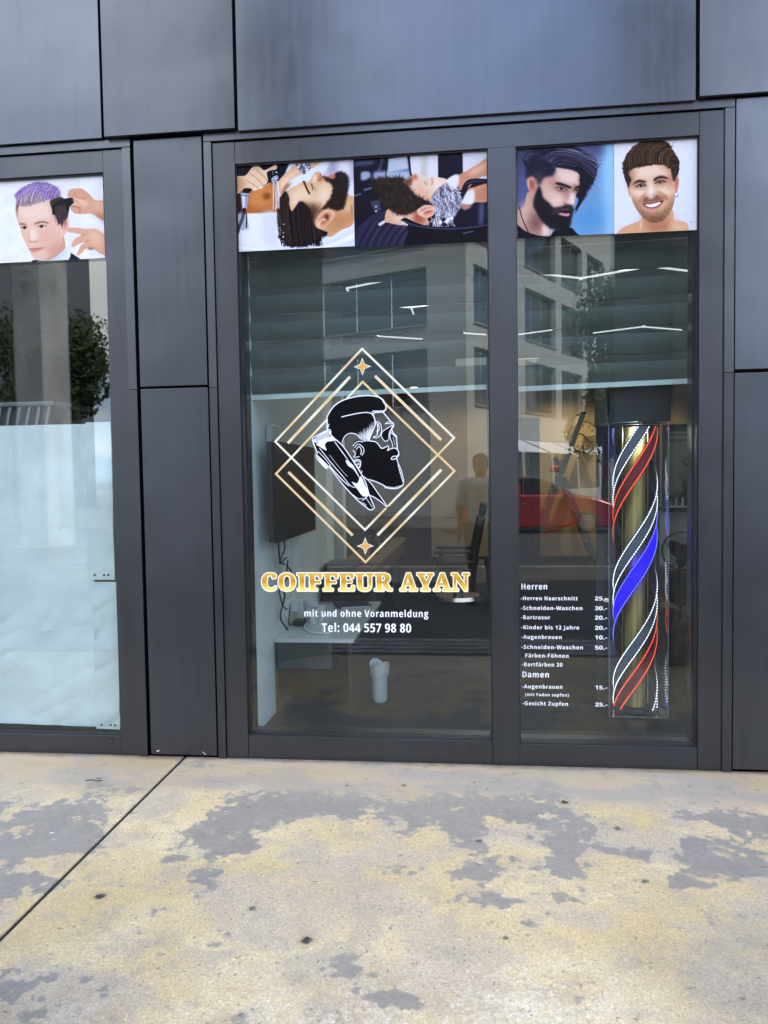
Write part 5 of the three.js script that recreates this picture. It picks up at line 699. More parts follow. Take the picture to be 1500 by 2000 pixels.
{ // barber chair facing left
  const t = thing('barber_chair', 'black barber chair with armrests facing left deep in the shop', 'chair', [-0.16, FL, -5]), l = M(C(0.014, 0.014, 0.017), 0.4);
  mesh('seat', bx(-0.24, 0.22, 0.36, 0.48, -0.25, 0.25, 0.04), l, t); const b = mesh('backrest', bx(-0.05, 0.05, 0, 0.56, -0.24, 0.24, 0.04), l, t); b.position.set(0.17, 0.42, 0); b.rotation.z = -0.2; const h = mesh('headrest', bx(-0.04, 0.04, 0.57, 0.72, -0.14, 0.14, 0.03), l, b); h.position.x = 0.005;
  for (const s of [-1, 1]) mesh('armrest', [bx(-0.26, 0.17, 0.55, 0.59, s * 0.28 - 0.03, s * 0.28 + 0.03, 0.015), bx(-0.2, -0.17, 0.42, 0.549, s * 0.28 - 0.015, s * 0.28 + 0.015), bx(0.1, 0.13, 0.42, 0.549, s * 0.28 - 0.015, s * 0.28 + 0.015)], l, t);
  mesh('pedestal', [cyl(0.05, 0.06, 0.32, 0, 0.2, 0)], chrome, t); mesh('base', cyl(0.26, 0.29, 0.04, 0, 0.02, 0, 40), chrome, t); mesh('footrest', [bx(-0.52, -0.36, 0.12, 0.15, -0.17, 0.17, 0.01), bar([-0.4, 0.14, 0], [-0.2, 0.36, 0], 0.04)], chrome, t);
}
{ // cabinet
  const t = thing('dark_cabinet', 'tall dark blue cabinet of vertical boards left of the ladder', 'cabinet', [0.66, FL, -5.6]), m = M(C(0.028, 0.033, 0.05), 0.4);
  mesh('carcass', bx(-0.26, 0.19, 0, 2.13, -0.5, -0.021), m, t); for (let k = 4; k < 8; k++) mesh('board', bx(-0.7 + k * 0.1115, -0.592 + k * 0.1115, 0.004, 2.126, -0.02, 0.002, 0.002), m, t); mesh('handle', bx(-0.02, -0.008, 1.15, 1.62, 0.003, 0.03, 0.004), chrome, t);
}
{ // step ladder (a double ladder with one rail run high)
  const t = thing('step_ladder', 'tall aluminium step ladder with red hinges before the beige wall', 'ladder', [1.5, FL, -9.1]);
  const dullAlu = M(C(0.33, 0.34, 0.34), 0.5, 0.7);
  const apex = [-0.02, 1.55, 0], L = -0.55, R = 0.55, hang = [0.34, 2.42];
  for (const z of [-0.2, 0.2]) {
    mesh('rail', bar([L, 0, z * 1.5], [hang[0], hang[1], z], 0.085, 0.03), dullAlu, t); mesh('rail', bar([R, 0, z * 1.5], [apex[0] - 0.1, 1.72, z * 1.15], 0.08, 0.03), dullAlu, t);
    mesh('hinge', bx(-0.15, -0.05, 1.47, 1.57, z * 1.2 - 0.03, z * 1.2 + 0.03, 0.02), M(C(0.5, 0.06, 0.03), 0.5), t); for (const x of [L, R]) mesh('foot', bx(x - 0.06, x + 0.06, -0.0, 0.05, z * 1.5 - 0.03, z * 1.5 + 0.03, 0.01), rubber, t); mesh('end_cap', bx(hang[0] - 0.05, hang[0] + 0.05, 2.41, 2.445, z - 0.022, z + 0.022, 0.008), black, t);
  }
  for (let k = 1; k < 9; k++) { const f = k * 0.28 / 2.42, x = L + (hang[0] - L) * f, y = 2.42 * f, zz = 0.3 - 0.1 * f; mesh('rung', bx(x - 0.02, x + 0.02, y - 0.015, y + 0.015, -zz, zz, 0.005), alu, t); }
  for (let k = 1; k < 6; k++) { const f = k * 0.28 / 1.72, x = R + (apex[0] - 0.1 - R) * f; mesh('rung', bx(x - 0.02, x + 0.02, 1.72 * f - 0.015, 1.72 * f + 0.015, -0.27, 0.27, 0.005), alu, t); }
  mesh('orange_strap', bar([-0.41, 0.42, 0.31], [0.36, 0.72, 0.31], 0.035, 0.006), M(C(0.75, 0.12, 0.03), 0.5), t);
}
{
  const t = thing('wall_clock', 'large round wall clock with roman ticks on the beige wall', 'clock', [1.95, 2.17, BACK + 0.002]);
  const face = canvasTex(256, 256, (c) => { c.fillStyle = '#a89f86'; c.fillRect(0, 0, 256, 256); c.translate(128, 128); c.strokeStyle = '#2b2721'; for (let k = 0; k < 60; k++) { c.save(); c.rotate(k * Math.PI / 30); c.lineWidth = k % 5 ? 2 : 7; c.beginPath(); c.moveTo(0, -112); c.lineTo(0, k % 5 ? -106 : -82); c.stroke(); c.restore(); } });
  mesh('dial', new THREE.CircleGeometry(0.25, 48).translate(0, 0, 0.03), M(C(1, 1, 1), 0.5, 0, { map: face }), t); mesh('rim', new THREE.TorusGeometry(0.255, 0.018, 10, 48).translate(0, 0, 0.02), M(C(0.15, 0.12, 0.08), 0.5), t); mesh('hand', bar([0.02, 0.02, 0.036], [-0.12, 0.07, 0.036], 0.014, 0.003), black, t); mesh('hand', bar([-0.03, 0.05, 0.04], [0.17, -0.15, 0.04], 0.01, 0.003), black, t); mesh('backing', cyl(0.25, 0.25, 0.02, 0, 0, 0.011, 40, Math.PI / 2), black, t);
}
// right side of the shop
{
  const s = thing('leather_sofa', 'dark leather sofa with soft cushions right of the barber pole', 'sofa', [1.9, FL, -2.15]), l = M(C(0.045, 0.038, 0.037), 0.38, 0, { bumpMap: metalWave, bumpScale: 0.02 });
  mesh('base', bx(-0.5, 0.9, 0.02, 0.2, -0.4, 0.36, 0.03), l, s); for (const x of [-0.48, 0.22]) { mesh('seat_cushion', bx(x, x + 0.68, 0.2, 0.36, -0.3, 0.4, 0.07, 4), l, s); mesh('back_cushion', bx(x, x + 0.68, 0.34, 0.68, -0.42, -0.2, 0.09, 4), l, s); }
  mesh('armrest', bx(-0.55, -0.36, 0.02, 0.46, -0.4, 0.38, 0.07, 4), l, s);
  const c = thing('white_cabinet', 'white cabinet standing behind the pedestal fan', 'cabinet', [2.1, FL, -2.95]); mesh('carcass', bx(-0.43, 0.6, 0, 1.1, -0.25, 0.2), white, c); for (const x of [-0.428, 0.088]) mesh('door', bx(x, x + 0.51, 0.02, 1.05, 0.2005, 0.22, 0.003), white, c); mesh('worktop', bx(-0.45, 0.62, 1.1005, 1.135, -0.26, 0.235, 0.004), satin, c);
  const f = thing('pedestal_fan', 'dark round pedestal fan in front of the white cabinet', 'fan', [1.585, FL, -2.02]);
  mesh('stem', cyl(0.011, 0.011, 0.72, 0, 0.36, -0.06), satin, f); mesh('base', cyl(0.14, 0.15, 0.03, 0, 0.015, -0.06, 32), satin, f); mesh('motor', cyl(0.05, 0.06, 0.12, 0, 0.84, -0.05, 24, Math.PI / 2), satin, f);
  const cage = []; for (let k = 0; k < 28; k++) { const a = k * Math.PI / 14; cage.push(tube([[0, 0.84, 0.075], [0.07 * Math.cos(a), 0.84 + 0.07 * Math.sin(a), 0.07], [0.14 * Math.cos(a), 0.84 + 0.14 * Math.sin(a), 0.02]], 0.0012, 8, 5)); } for (const [r, z] of [[0.143, 0.02], [0.1, 0.06], [0.143, -0.02]]) cage.push(new THREE.TorusGeometry(r, r > 0.12 ? 0.005 : 0.0014, 8, 48).translate(0, 0.84, z)); mesh('cage', cage, satin, f);
  for (let k = 0; k < 3; k++) { const b = mesh('blade', new THREE.SphereGeometry(1, 16, 8).scale(0.058, 0.042, 0.006).translate(0.07, 0, 0), M(C(0.03, 0.03, 0.034), 0.3), f); b.position.set(0, 0.84, 0.02); b.rotation.set(0, 0, k * 2.094 + 0.5); }
  const p = thing('framed_mirror', 'framed mirror right of the pole with the logo reflection painted on', 'mirror', [2.15, 1.57, -2.98]);
  const pt = canvasTex(512, 512, (c) => { c.fillStyle = '#9aa08f'; c.fillRect(0, 0, 512, 512); c.fillStyle = '#6c7770'; for (const [y, h] of [[0, 26], [42, 14], [74, 22]]) c.fillRect(0, y, 512, h); c.save(); c.translate(190, 120); const o = c.setTransform.bind(c); c.setTransform = (a, b, d, e) => o(a * 1, b, d, e, 60, 112); drawHead(c, 240, 262, '#4a4f4c', '#9aa08f'); c.setTransform = o; c.restore(); c.setTransform(1, 0, 0, 1, 0, 0); c.strokeStyle = '#5a5f58'; c.lineWidth = 3; for (const d of [0, 22]) { c.beginPath(); c.moveTo(40 + d, 300); c.lineTo(170, 420 - d); c.lineTo(300 - d, 300); c.stroke(); } c.fillStyle = '#4d4f48'; c.font = 'bold 44px serif'; c.fillText('COIFFEUR', -70, 476); });  // mirror image of the window logo, painted as a flat picture
  mesh('print', bx(-0.45, 0.45, -0.34, 0.34, 0.012, 0.014), M(C(1, 1, 1), 0.35, 0, { map: pt }), p); { const g = p.children[0].geometry, q = g.attributes.position, uv = g.attributes.uv; for (let i = 0; i < q.count; i++) uv.setXY(i, (q.getX(i) + 0.45) / 0.9, (q.getY(i) + 0.34) / 0.68); }
  mesh('frame', [bx(-0.48, -0.4505, -0.37, 0.37, 0, 0.03, 0.003), bx(0.4505, 0.48, -0.37, 0.37, 0, 0.03, 0.003), bx(-0.45, 0.45, 0.3405, 0.37, 0, 0.03, 0.003), bx(-0.45, 0.45, -0.37, -0.3405, 0, 0.03, 0.003)], black, p); mesh('hanger_board', bx(-0.4, 0.4, -1.4, 0.3, -0.02, 0.01), M(C(0.05, 0.05, 0.055), 0.6), p);
  const h = thing('towel_pile', 'dark rolled towels on the cabinet under the framed mirror', 'towels', [1.82, FL + 1.1355, -2.83]); for (const [x, y] of [[0, 0.075], [0.14, 0.075], [0.08, 0.2]]) mesh('roll', cyl(0.074, 0.074, 0.2, x, y, 0, 24, Math.PI / 2), M(C(0.02, 0.02, 0.025), 0.9), h);
  const b = thing('product_stand', 'small white stand with little bottles before the towels', 'stand', [1.78, FL + 1.1355, -2.735]); mesh('tray', bx(-0.1, 0.1, 0, 0.014, -0.015, 0.03, 0.003), white, b); for (const x of [-0.05, 0.0, 0.06]) mesh('bottle', cyl(0.012, 0.015, 0.07, x, 0.049, 0.005, 14), chrome, b);
}
// ------------------------------------------------------------------ the lit barber pole
{
  const t = thing('barber_pole', 'tall lit barber pole with spiral strips in a clear acrylic case', 'barber pole', [0.9, 0, -0.42]);
  const cx = 0.012, R = 0.118, y0 = 0.2, y1 = 1.8, PITCH = 1.13, Y0 = 1.777; // strip A passes the front of the cylinder at Y0
  const acr = new THREE.MeshPhysicalMaterial({ color: C(0.975, 0.98, 0.99), roughness: 0.02, transmission: 1, thickness: 0, ior: 1.45 });
  const edge = new THREE.MeshPhysicalMaterial({ color: C(0.5, 0.52, 0.62), roughness: 0.25, transmission: 0.4, thickness: 0 });
  const bx0 = -0.155, bx1 = 0.158, bz0 = -0.14, bz1 = 0.14, bt = 1.79, bb = 0.185;
  mesh('acrylic_pane', bx(bx0, bx1, bb, bt, bz1 - 0.003, bz1), acr, t); mesh('acrylic_pane', bx(bx0, bx0 + 0.003, bb, bt, bz0, bz1 - 0.0035), acr, t); mesh('acrylic_pane', bx(bx1 - 0.003, bx1, bb, bt, bz0, bz1 - 0.0035), acr, t); mesh('acrylic_base', bx(bx0, bx1, bb - 0.006, bb - 0.0005, bz0, bz1), acr, t);
  mesh('acrylic_edge', [bx(bx0 - 0.0015, bx0 + 0.0015, bb, bt, bz1 + 0.0005, bz1 + 0.002), bx(bx1 - 0.0015, bx1 + 0.0015, bb, bt, bz1 + 0.0005, bz1 + 0.002), bx(bx0, bx1, bb - 0.004, bb - 0.0015, bz1 + 0.0005, bz1 + 0.002), bx(bx1 - 0.0055, bx1 - 0.0035, bb, bt, bz0, bz0 + 0.006)], edge, t);
  mesh('back_panel', bx(bx0 - 0.02, bx1 + 0.02, bb - 0.02, bt, bz0 - 0.02, bz0 - 0.002), M(C(0.035, 0.035, 0.042), 0.5), t);
  const hb = mesh('header_box', bx(bx0 + 0.005, bx1 + 0.01, bt + 0.001, 2.12, bz0 - 0.02, bz1 + 0.01, 0.006), M(C(0.017, 0.019, 0.024), 0.45), t); mesh('header_side', bx(bx0 - 0.012, bx0 + 0.004, bt + 0.001, 2.11, bz0 - 0.12, bz1 - 0.05), M(C(0.12, 0.13, 0.11), 0.5), t);
  mesh('wall_bracket', [bx(-0.03, 0.03, 0.9, 1.0, bz0 - 0.19, bz0 - 0.021), bx(-0.05, 0.05, FL, 0.16, -0.1, 0.1)], black, t);
  const goldTexV = dataTex(256, 16, (u) => { const k = 0.75 + 0.5 * fbm(u * 40, 3, 3) - 0.1; return [k, k, k]; });
  mesh('gold_core', cyl(0.056, 0.056, 1.56, cx, 0.99, 0, 40), M(C(0.85, 0.62, 0.2), 0.42, 0.35, { map: goldTexV }), t);
  mesh('brass_rods', [-0.7, -0.35, 0.3, 0.62].map((a) => cyl(0.004, 0.004, 1.55, cx + 0.07 * Math.sin(a * 2), 1.0, 0.07 * Math.cos(a * 2) * 0.5, 10)), M(C(0.55, 0.42, 0.18), 0.3, 1), t);
  mesh('top_ring', new THREE.TorusGeometry(R, 0.006, 8, 48).rotateX(Math.PI / 2).translate(cx, 1.785, 0), black, t);
  const on = (phi, y) => [cx + R * Math.sin(phi), y, R * Math.cos(phi)];
  // one spiral: phi grows with height; k-th start and offset in degrees
  const phiAt = (y, off) => (y - Y0 + off) / PITCH * 2 * Math.PI;
  const OFF = { whiteA: 0, whiteB: 0.094, colourA: 0.176, colourB: 0.276 };
  const W = new THREE.MeshStandardMaterial({ color: C(0.9, 0.9, 0.9), emissive: C(0.95, 0.98, 1), emissiveIntensity: 2.2 }), RD = new THREE.MeshStandardMaterial({ color: C(0.8, 0.1, 0.05), emissive: C(1, 0.16, 0.06), emissiveIntensity: 1.7 }), BL = new THREE.MeshStandardMaterial({ color: C(0.3, 0.3, 0.9), emissive: C(0.32, 0.34, 1), emissiveIntensity: 1.6 });
  const rdGlow = new THREE.MeshStandardMaterial({ color: C(0.3, 0.01, 0.01), emissive: C(1, 0.03, 0.02), emissiveIntensity: 0.42 }), whGlow = new THREE.MeshStandardMaterial({ color: C(0.3, 0.3, 0.35), emissive: C(0.55, 0.62, 0.85), emissiveIntensity: 0.1 });
  const blGlow = new THREE.MeshStandardMaterial({ color: C(0.02, 0.02, 0.4), emissive: C(0.03, 0.01, 1), emissiveIntensity: 0.45 });
  const dotGeo = new THREE.IcosahedronGeometry(1, 0);
  function strip(off, mat, r, glow) {
    const g = [], step = 0.0135;
    for (let y = y0 + 0.01; y < y1 - 0.03; y += step) { const p = on(phiAt(y, off), y), d = dotGeo.clone().scale(r, r, r).translate(p[0], p[1], p[2]); g.push(d); }
    const st = mesh('led_strip', g, mat, t); mesh('tape', ribbon(off - 0.007, off + 0.007, 0.9985), glow, st); mesh('tape_back', ribbon(off - 0.013, off + 0.013, 0.984), black, st);
    return st;
  }
  function ribbon(o1, o2, k = 0.99) {
    const n = 140, pos = [], uv = [], idx = [];
    for (let i = 0; i <= n; i++) { const y = y0 + (y1 - 0.03 - y0) * i / n; for (const o of [o1, o2]) { const p = on(phiAt(y, o), y); pos.push(cx + (p[0] - cx) * k, y, p[2] * k); uv.push(o === o1 ? 0 : 1, i / 4); } if (i < n) { const a = i * 2; idx.push(a, a + 1, a + 3, a, a + 3, a + 2); } }
    const g = new THREE.BufferGeometry(); g.setAttribute('position', new THREE.Float32BufferAttribute(pos, 3)); g.setAttribute('uv', new THREE.Float32BufferAttribute(uv, 2)); g.setIndex(idx); g.computeVertexNormals(); return g;
  }
  for (const start of [0, 1]) {
    const h = start * PITCH / 2;
    for (const [p, q] of [['whiteA', 'whiteB'], ['colourA', 'colourB']]) mesh('band_lining', ribbon(h + OFF[p] - 0.006 - (start && p === 'colourA' ? 0.016 : 0), h + OFF[q] + 0.006 + (start && p === 'colourA' ? 0.016 : 0), 0.975), black, t);
    strip(h + OFF.whiteA, W, 0.0028, whGlow); strip(h + OFF.whiteB, W, 0.0028, whGlow);
    const cA = OFF.colourA - (start ? 0.012 : 0), cB = OFF.colourB + (start ? 0.012 : 0); strip(h + cA, start ? BL : RD, 0.0026, start ? blGlow : rdGlow); strip(h + cB, start ? BL : RD, 0.0026, start ? blGlow : rdGlow);
    mesh('spiral_band', ribbon(h + OFF.whiteA, h + OFF.whiteB), new THREE.MeshPhysicalMaterial({ color: C(0.15, 0.165, 0.21), roughness: 0.5, side: THREE.DoubleSide }), t);
    mesh('spiral_band', ribbon(h + cA, h + cB), start ? new THREE.MeshPhysicalMaterial({ color: C(0.01, 0.005, 0.3), emissive: C(0.015, 0, 0.9), emissiveIntensity: 0.55, roughness: 0.5, side: THREE.DoubleSide }) : new THREE.MeshPhysicalMaterial({ color: C(0.24, 0.018, 0.02), roughness: 0.5, side: THREE.DoubleSide }), t).userData.label = start ? 'glowing blue spiral band' : 'dark red spiral band';
  }
  for (const [y, col, k] of [[0.986, 0x2410ff, 0.07], [1.73, 0xe8f0ff, 0.15]]) { const l = new THREE.PointLight(col, k); l.position.set(cx, y, R - 0.034); l.castShadow = true; t.add(l); }
}
// ------------------------------------------------------------------ ceiling lights
{
  const t = thing('hexagon_light', 'white hexagon grid of light tubes on the shop ceiling', 'ceiling light', [0, 3.0, 0]), em = new THREE.MeshStandardMaterial({ color: C(1, 1, 1), emissive: C(1, 0.99, 0.95), emissiveIntensity: 1.3 });
  const done = new Set(), A = 0.52; let count = 0;
  for (let i = -2; i < 4; i++) for (let j = 0; j < 3; j++) {
    const x = 0.4 + i * A * Math.sqrt(3) + (j % 2) * A * 0.866, z = -2.3 - j * A * 1.5;
    for (let k = 0; k < 6; k++) {
      const p = [0, 1].map((q) => { const a = Math.PI / 6 + (k + q) * Math.PI / 3; return [x + A * Math.cos(a), z + A * Math.sin(a)]; }), key = p.map((q) => q.map((v) => v.toFixed(2)).join()).sort().join('|');
      if (done.has(key) || Math.min(p[0][0], p[1][0]) < -1.15 || Math.max(p[0][0], p[1][0]) > 3.6) continue; done.add(key); if (++count % 3 === 0) continue;
      mesh('light_tube', bar([p[0][0], 0, p[0][1]], [p[1][0], 0, p[1][1]], 0.012, 0.012, [0, 1, 0]), em, t);
    }
  }
  const l = new THREE.RectAreaLight(new THREE.Color(1, 0.97, 0.9), 0.5, 3.6, 3.4); l.position.set(1.1, 2.95, -3.9); l.lookAt(1.1, 0, -3.9); scene.add(l);
  const pl = thing('added_panel_light', 'added square light panel that fills the back of the shop with light', 'ceiling light', [0.4, 3.22, -7.6]); mesh('diffuser', bx(-0.6, 0.6, 0, 0.02, -0.6, 0.6), new THREE.MeshStandardMaterial({ color: C(1, 1, 1), emissive: C(1, 0.98, 0.93), emissiveIntensity: 0.25 }), pl); mesh('frame', [bx(-0.63, -0.601, -0.004, 0.04, -0.63, 0.63), bx(0.601, 0.63, -0.004, 0.04, -0.63, 0.63), bx(-0.6, 0.6, -0.004, 0.04, -0.63, -0.601), bx(-0.6, 0.6, -0.004, 0.04, 0.601, 0.63)], alu, pl);
  const l2 = new THREE.RectAreaLight(new THREE.Color(1, 0.97, 0.9), 0.6, 1.2, 1.2); l2.position.set(0.4, 3.205, -7.6); l2.lookAt(0.4, 0, -7.6); scene.add(l2);  // added fill light for the back wall; its ceiling panel is added too
  const wm = new THREE.MeshStandardMaterial({ color: C(1, 0.8, 0.5), emissive: C(1, 0.62, 0.25), emissiveIntensity: 3 });
  [['warm round downlight over the dark doorway', -0.9, -8.6], ['warm round downlight over the beige wall behind the logo', 0.1, -8.9], ['warm round downlight above the wall clock', 1.6, -8.9], ['warm round downlight nearest the right shop wall', 2.8, -8.9]].forEach(([label, x, z]) => {
    const d = thing('downlight', label, 'downlight', [x, 2.98, z], 0, 'warm downlights at the back of the shop'); mesh('lamp_face', cyl(0.06, 0.06, 0.02, 0, 0, 0, 24), wm, d); mesh('ring', new THREE.TorusGeometry(0.07, 0.012, 8, 24).rotateX(Math.PI / 2), chrome, d); mesh('stem', cyl(0.012, 0.012, 0.27, 0, 0.145, 0, 10), black, d);
    const s = new THREE.SpotLight(new THREE.Color(1, 0.66, 0.32), x > 1 ? 2.6 : 0.9, 0, 1.2, 0.95, 2); s.position.set(x, 2.96, z); s.target.position.set(x, 0.6, BACK + 0.2); s.castShadow = true; scene.add(s, s.target);
  });
}
// ------------------------------------------------------------------ the street behind the camera, seen in the glass
const render = (r, g, b) => M(C(r, g, b), 0.9, 0, { map: plasterTex });
const paneMat = new THREE.MeshPhysicalMaterial({ color: C(0.03, 0.035, 0.04), roughness: 0.05, metalness: 0, ior: 1.9 });
const alFrame = M(C(0.3, 0.31, 0.32), 0.45, 0.3), painted_glint = M(C(0.75, 0.76, 0.8), 0.8);
// a wall face with real window openings: spandrel bands and piers, windows set back with frame, pane, painted glints
function wallFace(parent, A, dir, len, h, cols, rows, mat, seedk) {
  const turn = Math.atan2(-dir[1], dir[0]), g = new THREE.Group(); g.name = 'wall_side'; g.position.set(A[0], 0, A[1]); g.rotation.y = turn; parent.add(g); // local +x along the wall, +z outwards
  const walls = []; let y = 0;
  for (const [s, t] of rows) { walls.push(bx(0, len, y, s, -0.35, 0)); let x = 0; for (const [a, b] of cols) { walls.push(bx(x, a, s, t, -0.35, 0)); x = b; } walls.push(bx(x, len, s, t, -0.35, 0)); y = t; }
  walls.push(bx(0, len, y, h, -0.35, 0)); mesh('wall', walls, mat, g);
  rows.forEach(([s, t], r) => cols.forEach(([a, b], c) => {
    const f = 0.06, win_ = mesh('window', [bx(a, a + f, s, t, -0.3, -0.16), bx(b - f, b, s, t, -0.3, -0.16), bx(a + f, b - f, t - f, t, -0.3, -0.16), bx(a + f, b - f, s, s + f, -0.3, -0.16), bx(a - 0.04, b + 0.04, s - 0.06, s - 0.001, -0.16, 0.06)], alFrame, g);
    for (const p of b - a > 2 ? [0, 0.33, 0.66] : [0, 0.5]) { const w = (b - a - 2 * f) * (b - a > 2 ? 0.33 : 0.5), x = a + f + p * (b - a - 2 * f); win_.add(Object.assign(new THREE.Mesh(bx(x + 0.02, x + w - 0.02, s + f, t - f, -0.26, -0.25), paneMat), { name: 'pane' })); }
    if ((r * 3 + c * 2 + seedk) % 3 === 0) for (let q = 0; q < 3; q++) { const x = a + 0.12 + q * 0.38; win_.add(Object.assign(new THREE.Mesh(bx(x, x + 0.24, s + f, t - 0.5, -0.245, -0.235), painted_glint), { name: 'painted_glint' })); }  // white strips imitate sky reflected in the panes
  }));
  return g;
}
{
  const b = thing('corner_building', 'grey rendered corner building across the street seen in the window reflection', 'building', [0, 0, 0]);
  const K = [-0.1, 24.5], rdir = [0.479, 0.878], ldir = [-0.911, 0.411], mR = render(0.5, 0.51, 0.5), rows = [[4.2, 6.35], [7.25, 9.4], [10.3, 12.45]];
  // right side: local x must run so that outwards is towards the street
  const E = [K[0] + rdir[0] * 16, K[1] + rdir[1] * 16]; wallFace(b, E, [-rdir[0], -rdir[1]], 16, 14.6, [[1.2, 3.6], [4.3, 6.9], [7.6, 10.9], [12.6, 15.4]], rows, mR, 0).name = 'street_side';
  const sh = wallFace(b, K, ldir, 17.5, 14.6, [[0.8, 0.81]].slice(1).concat([[1.6, 6.6], [8.2, 12.2], [13.4, 16.4]]), rows, mR, 1); sh.name = 'corner_side';
  mesh('roof', (() => { const s = new THREE.Shape([[K[0], -K[1]], [E[0], -E[1]], [E[0] - 14, -E[1] - 7], [K[0] + ldir[0] * 17.5, -(K[1] + ldir[1] * 17.5)]].map((p) => new THREE.Vector2(...p))); return new THREE.ExtrudeGeometry(s, { depth: 0.3, bevelEnabled: false }).rotateX(-Math.PI / 2).translate(0, 14.4, 0); })(), concDark, b);
  for (let k = 0; k < 4; k++) { // white awnings over the shop fronts
    const a = new THREE.Group(); const s = 3.2 + k * 3.1; a.name = 'awning'; a.position.set(K[0] + rdir[0] * s, 2.95, K[1] + rdir[1] * s); a.rotation.y = Math.atan2(-rdir[1], rdir[0]) + Math.PI; b.add(a);
    mesh('awning_cloth', bar([-1.4, 0, 0.02], [-1.4, -0.55, 1.25], 0.02, 0.02).translate(0, 0, 0), alFrame, a);
    const g = new THREE.BoxGeometry(2.8, 0.02, 1.35); g.rotateX(0.42); g.translate(0, -0.27, 0.65); mesh('awning_canvas', g, M(C(0.78, 0.78, 0.8), 0.8), a);
  }
}
function plainHouse(label, x, z, w, d, h, color, turn, cols) {
  const b = thing('background_building', label, 'building', [x, 0, z], turn); const rows = []; for (let y = 3.6; y + 2 < h; y += 3.1) rows.push([y + 0.8, y + 2.4]);
  const cs = []; for (let k = 0; k < cols; k++) cs.push([w * (k + 0.25) / cols, w * (k + 0.75) / cols]);
  wallFace(b, [w / 2, -d / 2], [-1, 0], w, h, cs, rows, render(...color), 2).name = 'street_front'; mesh('flank_wall', bx(-w / 2 + 0.01, w / 2 - 0.01, 0, h - 0.05, -d / 2 + 0.36, d / 2), render(...color), b); mesh('roof_edge', bx(-w / 2 - 0.2, w / 2 + 0.2, h, h + 0.25, -d / 2 - 0.2, d / 2), conc, b);
}
plainHouse('pale building beyond the corner building in the reflection', 15.5, 50, 12, 10, 17, [0.5, 0.5, 0.5], 0.25, 4);
plainHouse('tall dark building out of view, placed to darken the far left of the reflection', -30.7, 38, 14, 10, 18, [0.15, 0.17, 0.2], 0.4, 5);  // out of view; blocks the sky so the left glass reflects dark
plainHouse('plain building far along the street to the right', 30, 36, 14, 10, 13, [0.36, 0.34, 0.32], -0.45, 4);
plainHouse('plain building far along the street to the left', -48, 36, 20, 10, 12, [0.32, 0.32, 0.32], 0.7, 6);

// trees
const leafMat = new THREE.MeshPhysicalMaterial({ color: C(0.06, 0.095, 0.03), roughness: 0.75, transmission: 0.3, thickness: 0, side: THREE.DoubleSide }), bark = M(C(0.09, 0.07, 0.055), 0.95);
function tree(label, x, z, h, r, n) {
  const t = thing('street_tree', label, 'tree', [x, 0, z]); const tr = [new THREE.CylinderGeometry(0.08, 0.17, h * 0.55, 10).translate(0, h * 0.27, 0)];
  const clumps = []; for (let k = 0; k < 16; k++) { const a = rr(0, 6.28), q = Math.sqrt(rnd()) * r * 0.8, y = h * rr(0.38, 0.95), c = [Math.cos(a) * q * (1.25 - y / h), y, Math.sin(a) * q * (1.25 - y / h)]; clumps.push([c, rr(0.35, 0.7) * r * 0.75]); tr.push(plain(bar([0, h * rr(0.3, 0.5), 0], c, 0.05))); }
  mesh('trunk', tr, bark, t);
  const pos = [], nor = [], uv = [];
  for (let i = 0; i < n; i++) { const [c, cr] = clumps[i % clumps.length], d = V(rr(-1, 1), rr(-1, 1), rr(-1, 1)).normalize().multiplyScalar(cr * Math.cbrt(rnd())), p = V(...c).add(d), u = V(rr(-1, 1), rr(-1, 1), rr(-1, 1)).normalize(), v = V(rr(-1, 1), rr(-1, 1), rr(-1, 1)).cross(u).normalize(), nn = u.clone().cross(v), s = rr(0.045, 0.1); for (const [a, b] of [[-1, 0], [0, -0.6], [1, 0], [-1, 0], [1, 0], [0, 0.6]]) { pos.push(p.x + (u.x * a + v.x * b) * s, p.y + (u.y * a + v.y * b) * s, p.z + (u.z * a + v.z * b) * s); nor.push(nn.x, nn.y, nn.z); uv.push(0, 0); } }
  const g = new THREE.BufferGeometry(); g.setAttribute('position', new THREE.Float32BufferAttribute(pos, 3)); g.setAttribute('normal', new THREE.Float32BufferAttribute(nor, 3)); g.setAttribute('uv', new THREE.Float32BufferAttribute(uv, 2)); mesh('crown', g, leafMat, t);
}
tree('leafy green street tree before the corner building in the reflection', 4.2, 20.5, 7.2, 2.1, 13000);
tree('tall dark green tree at the left of the reflection', -12.8, 19.5, 6.3, 2.3, 14000);
tree('broad green tree farther left along the street', -17.5, 24, 8.2, 3.0, 9000);
tree('green street tree beyond the left pillar', -6.8, 30, 6.2, 2.2, 6000);

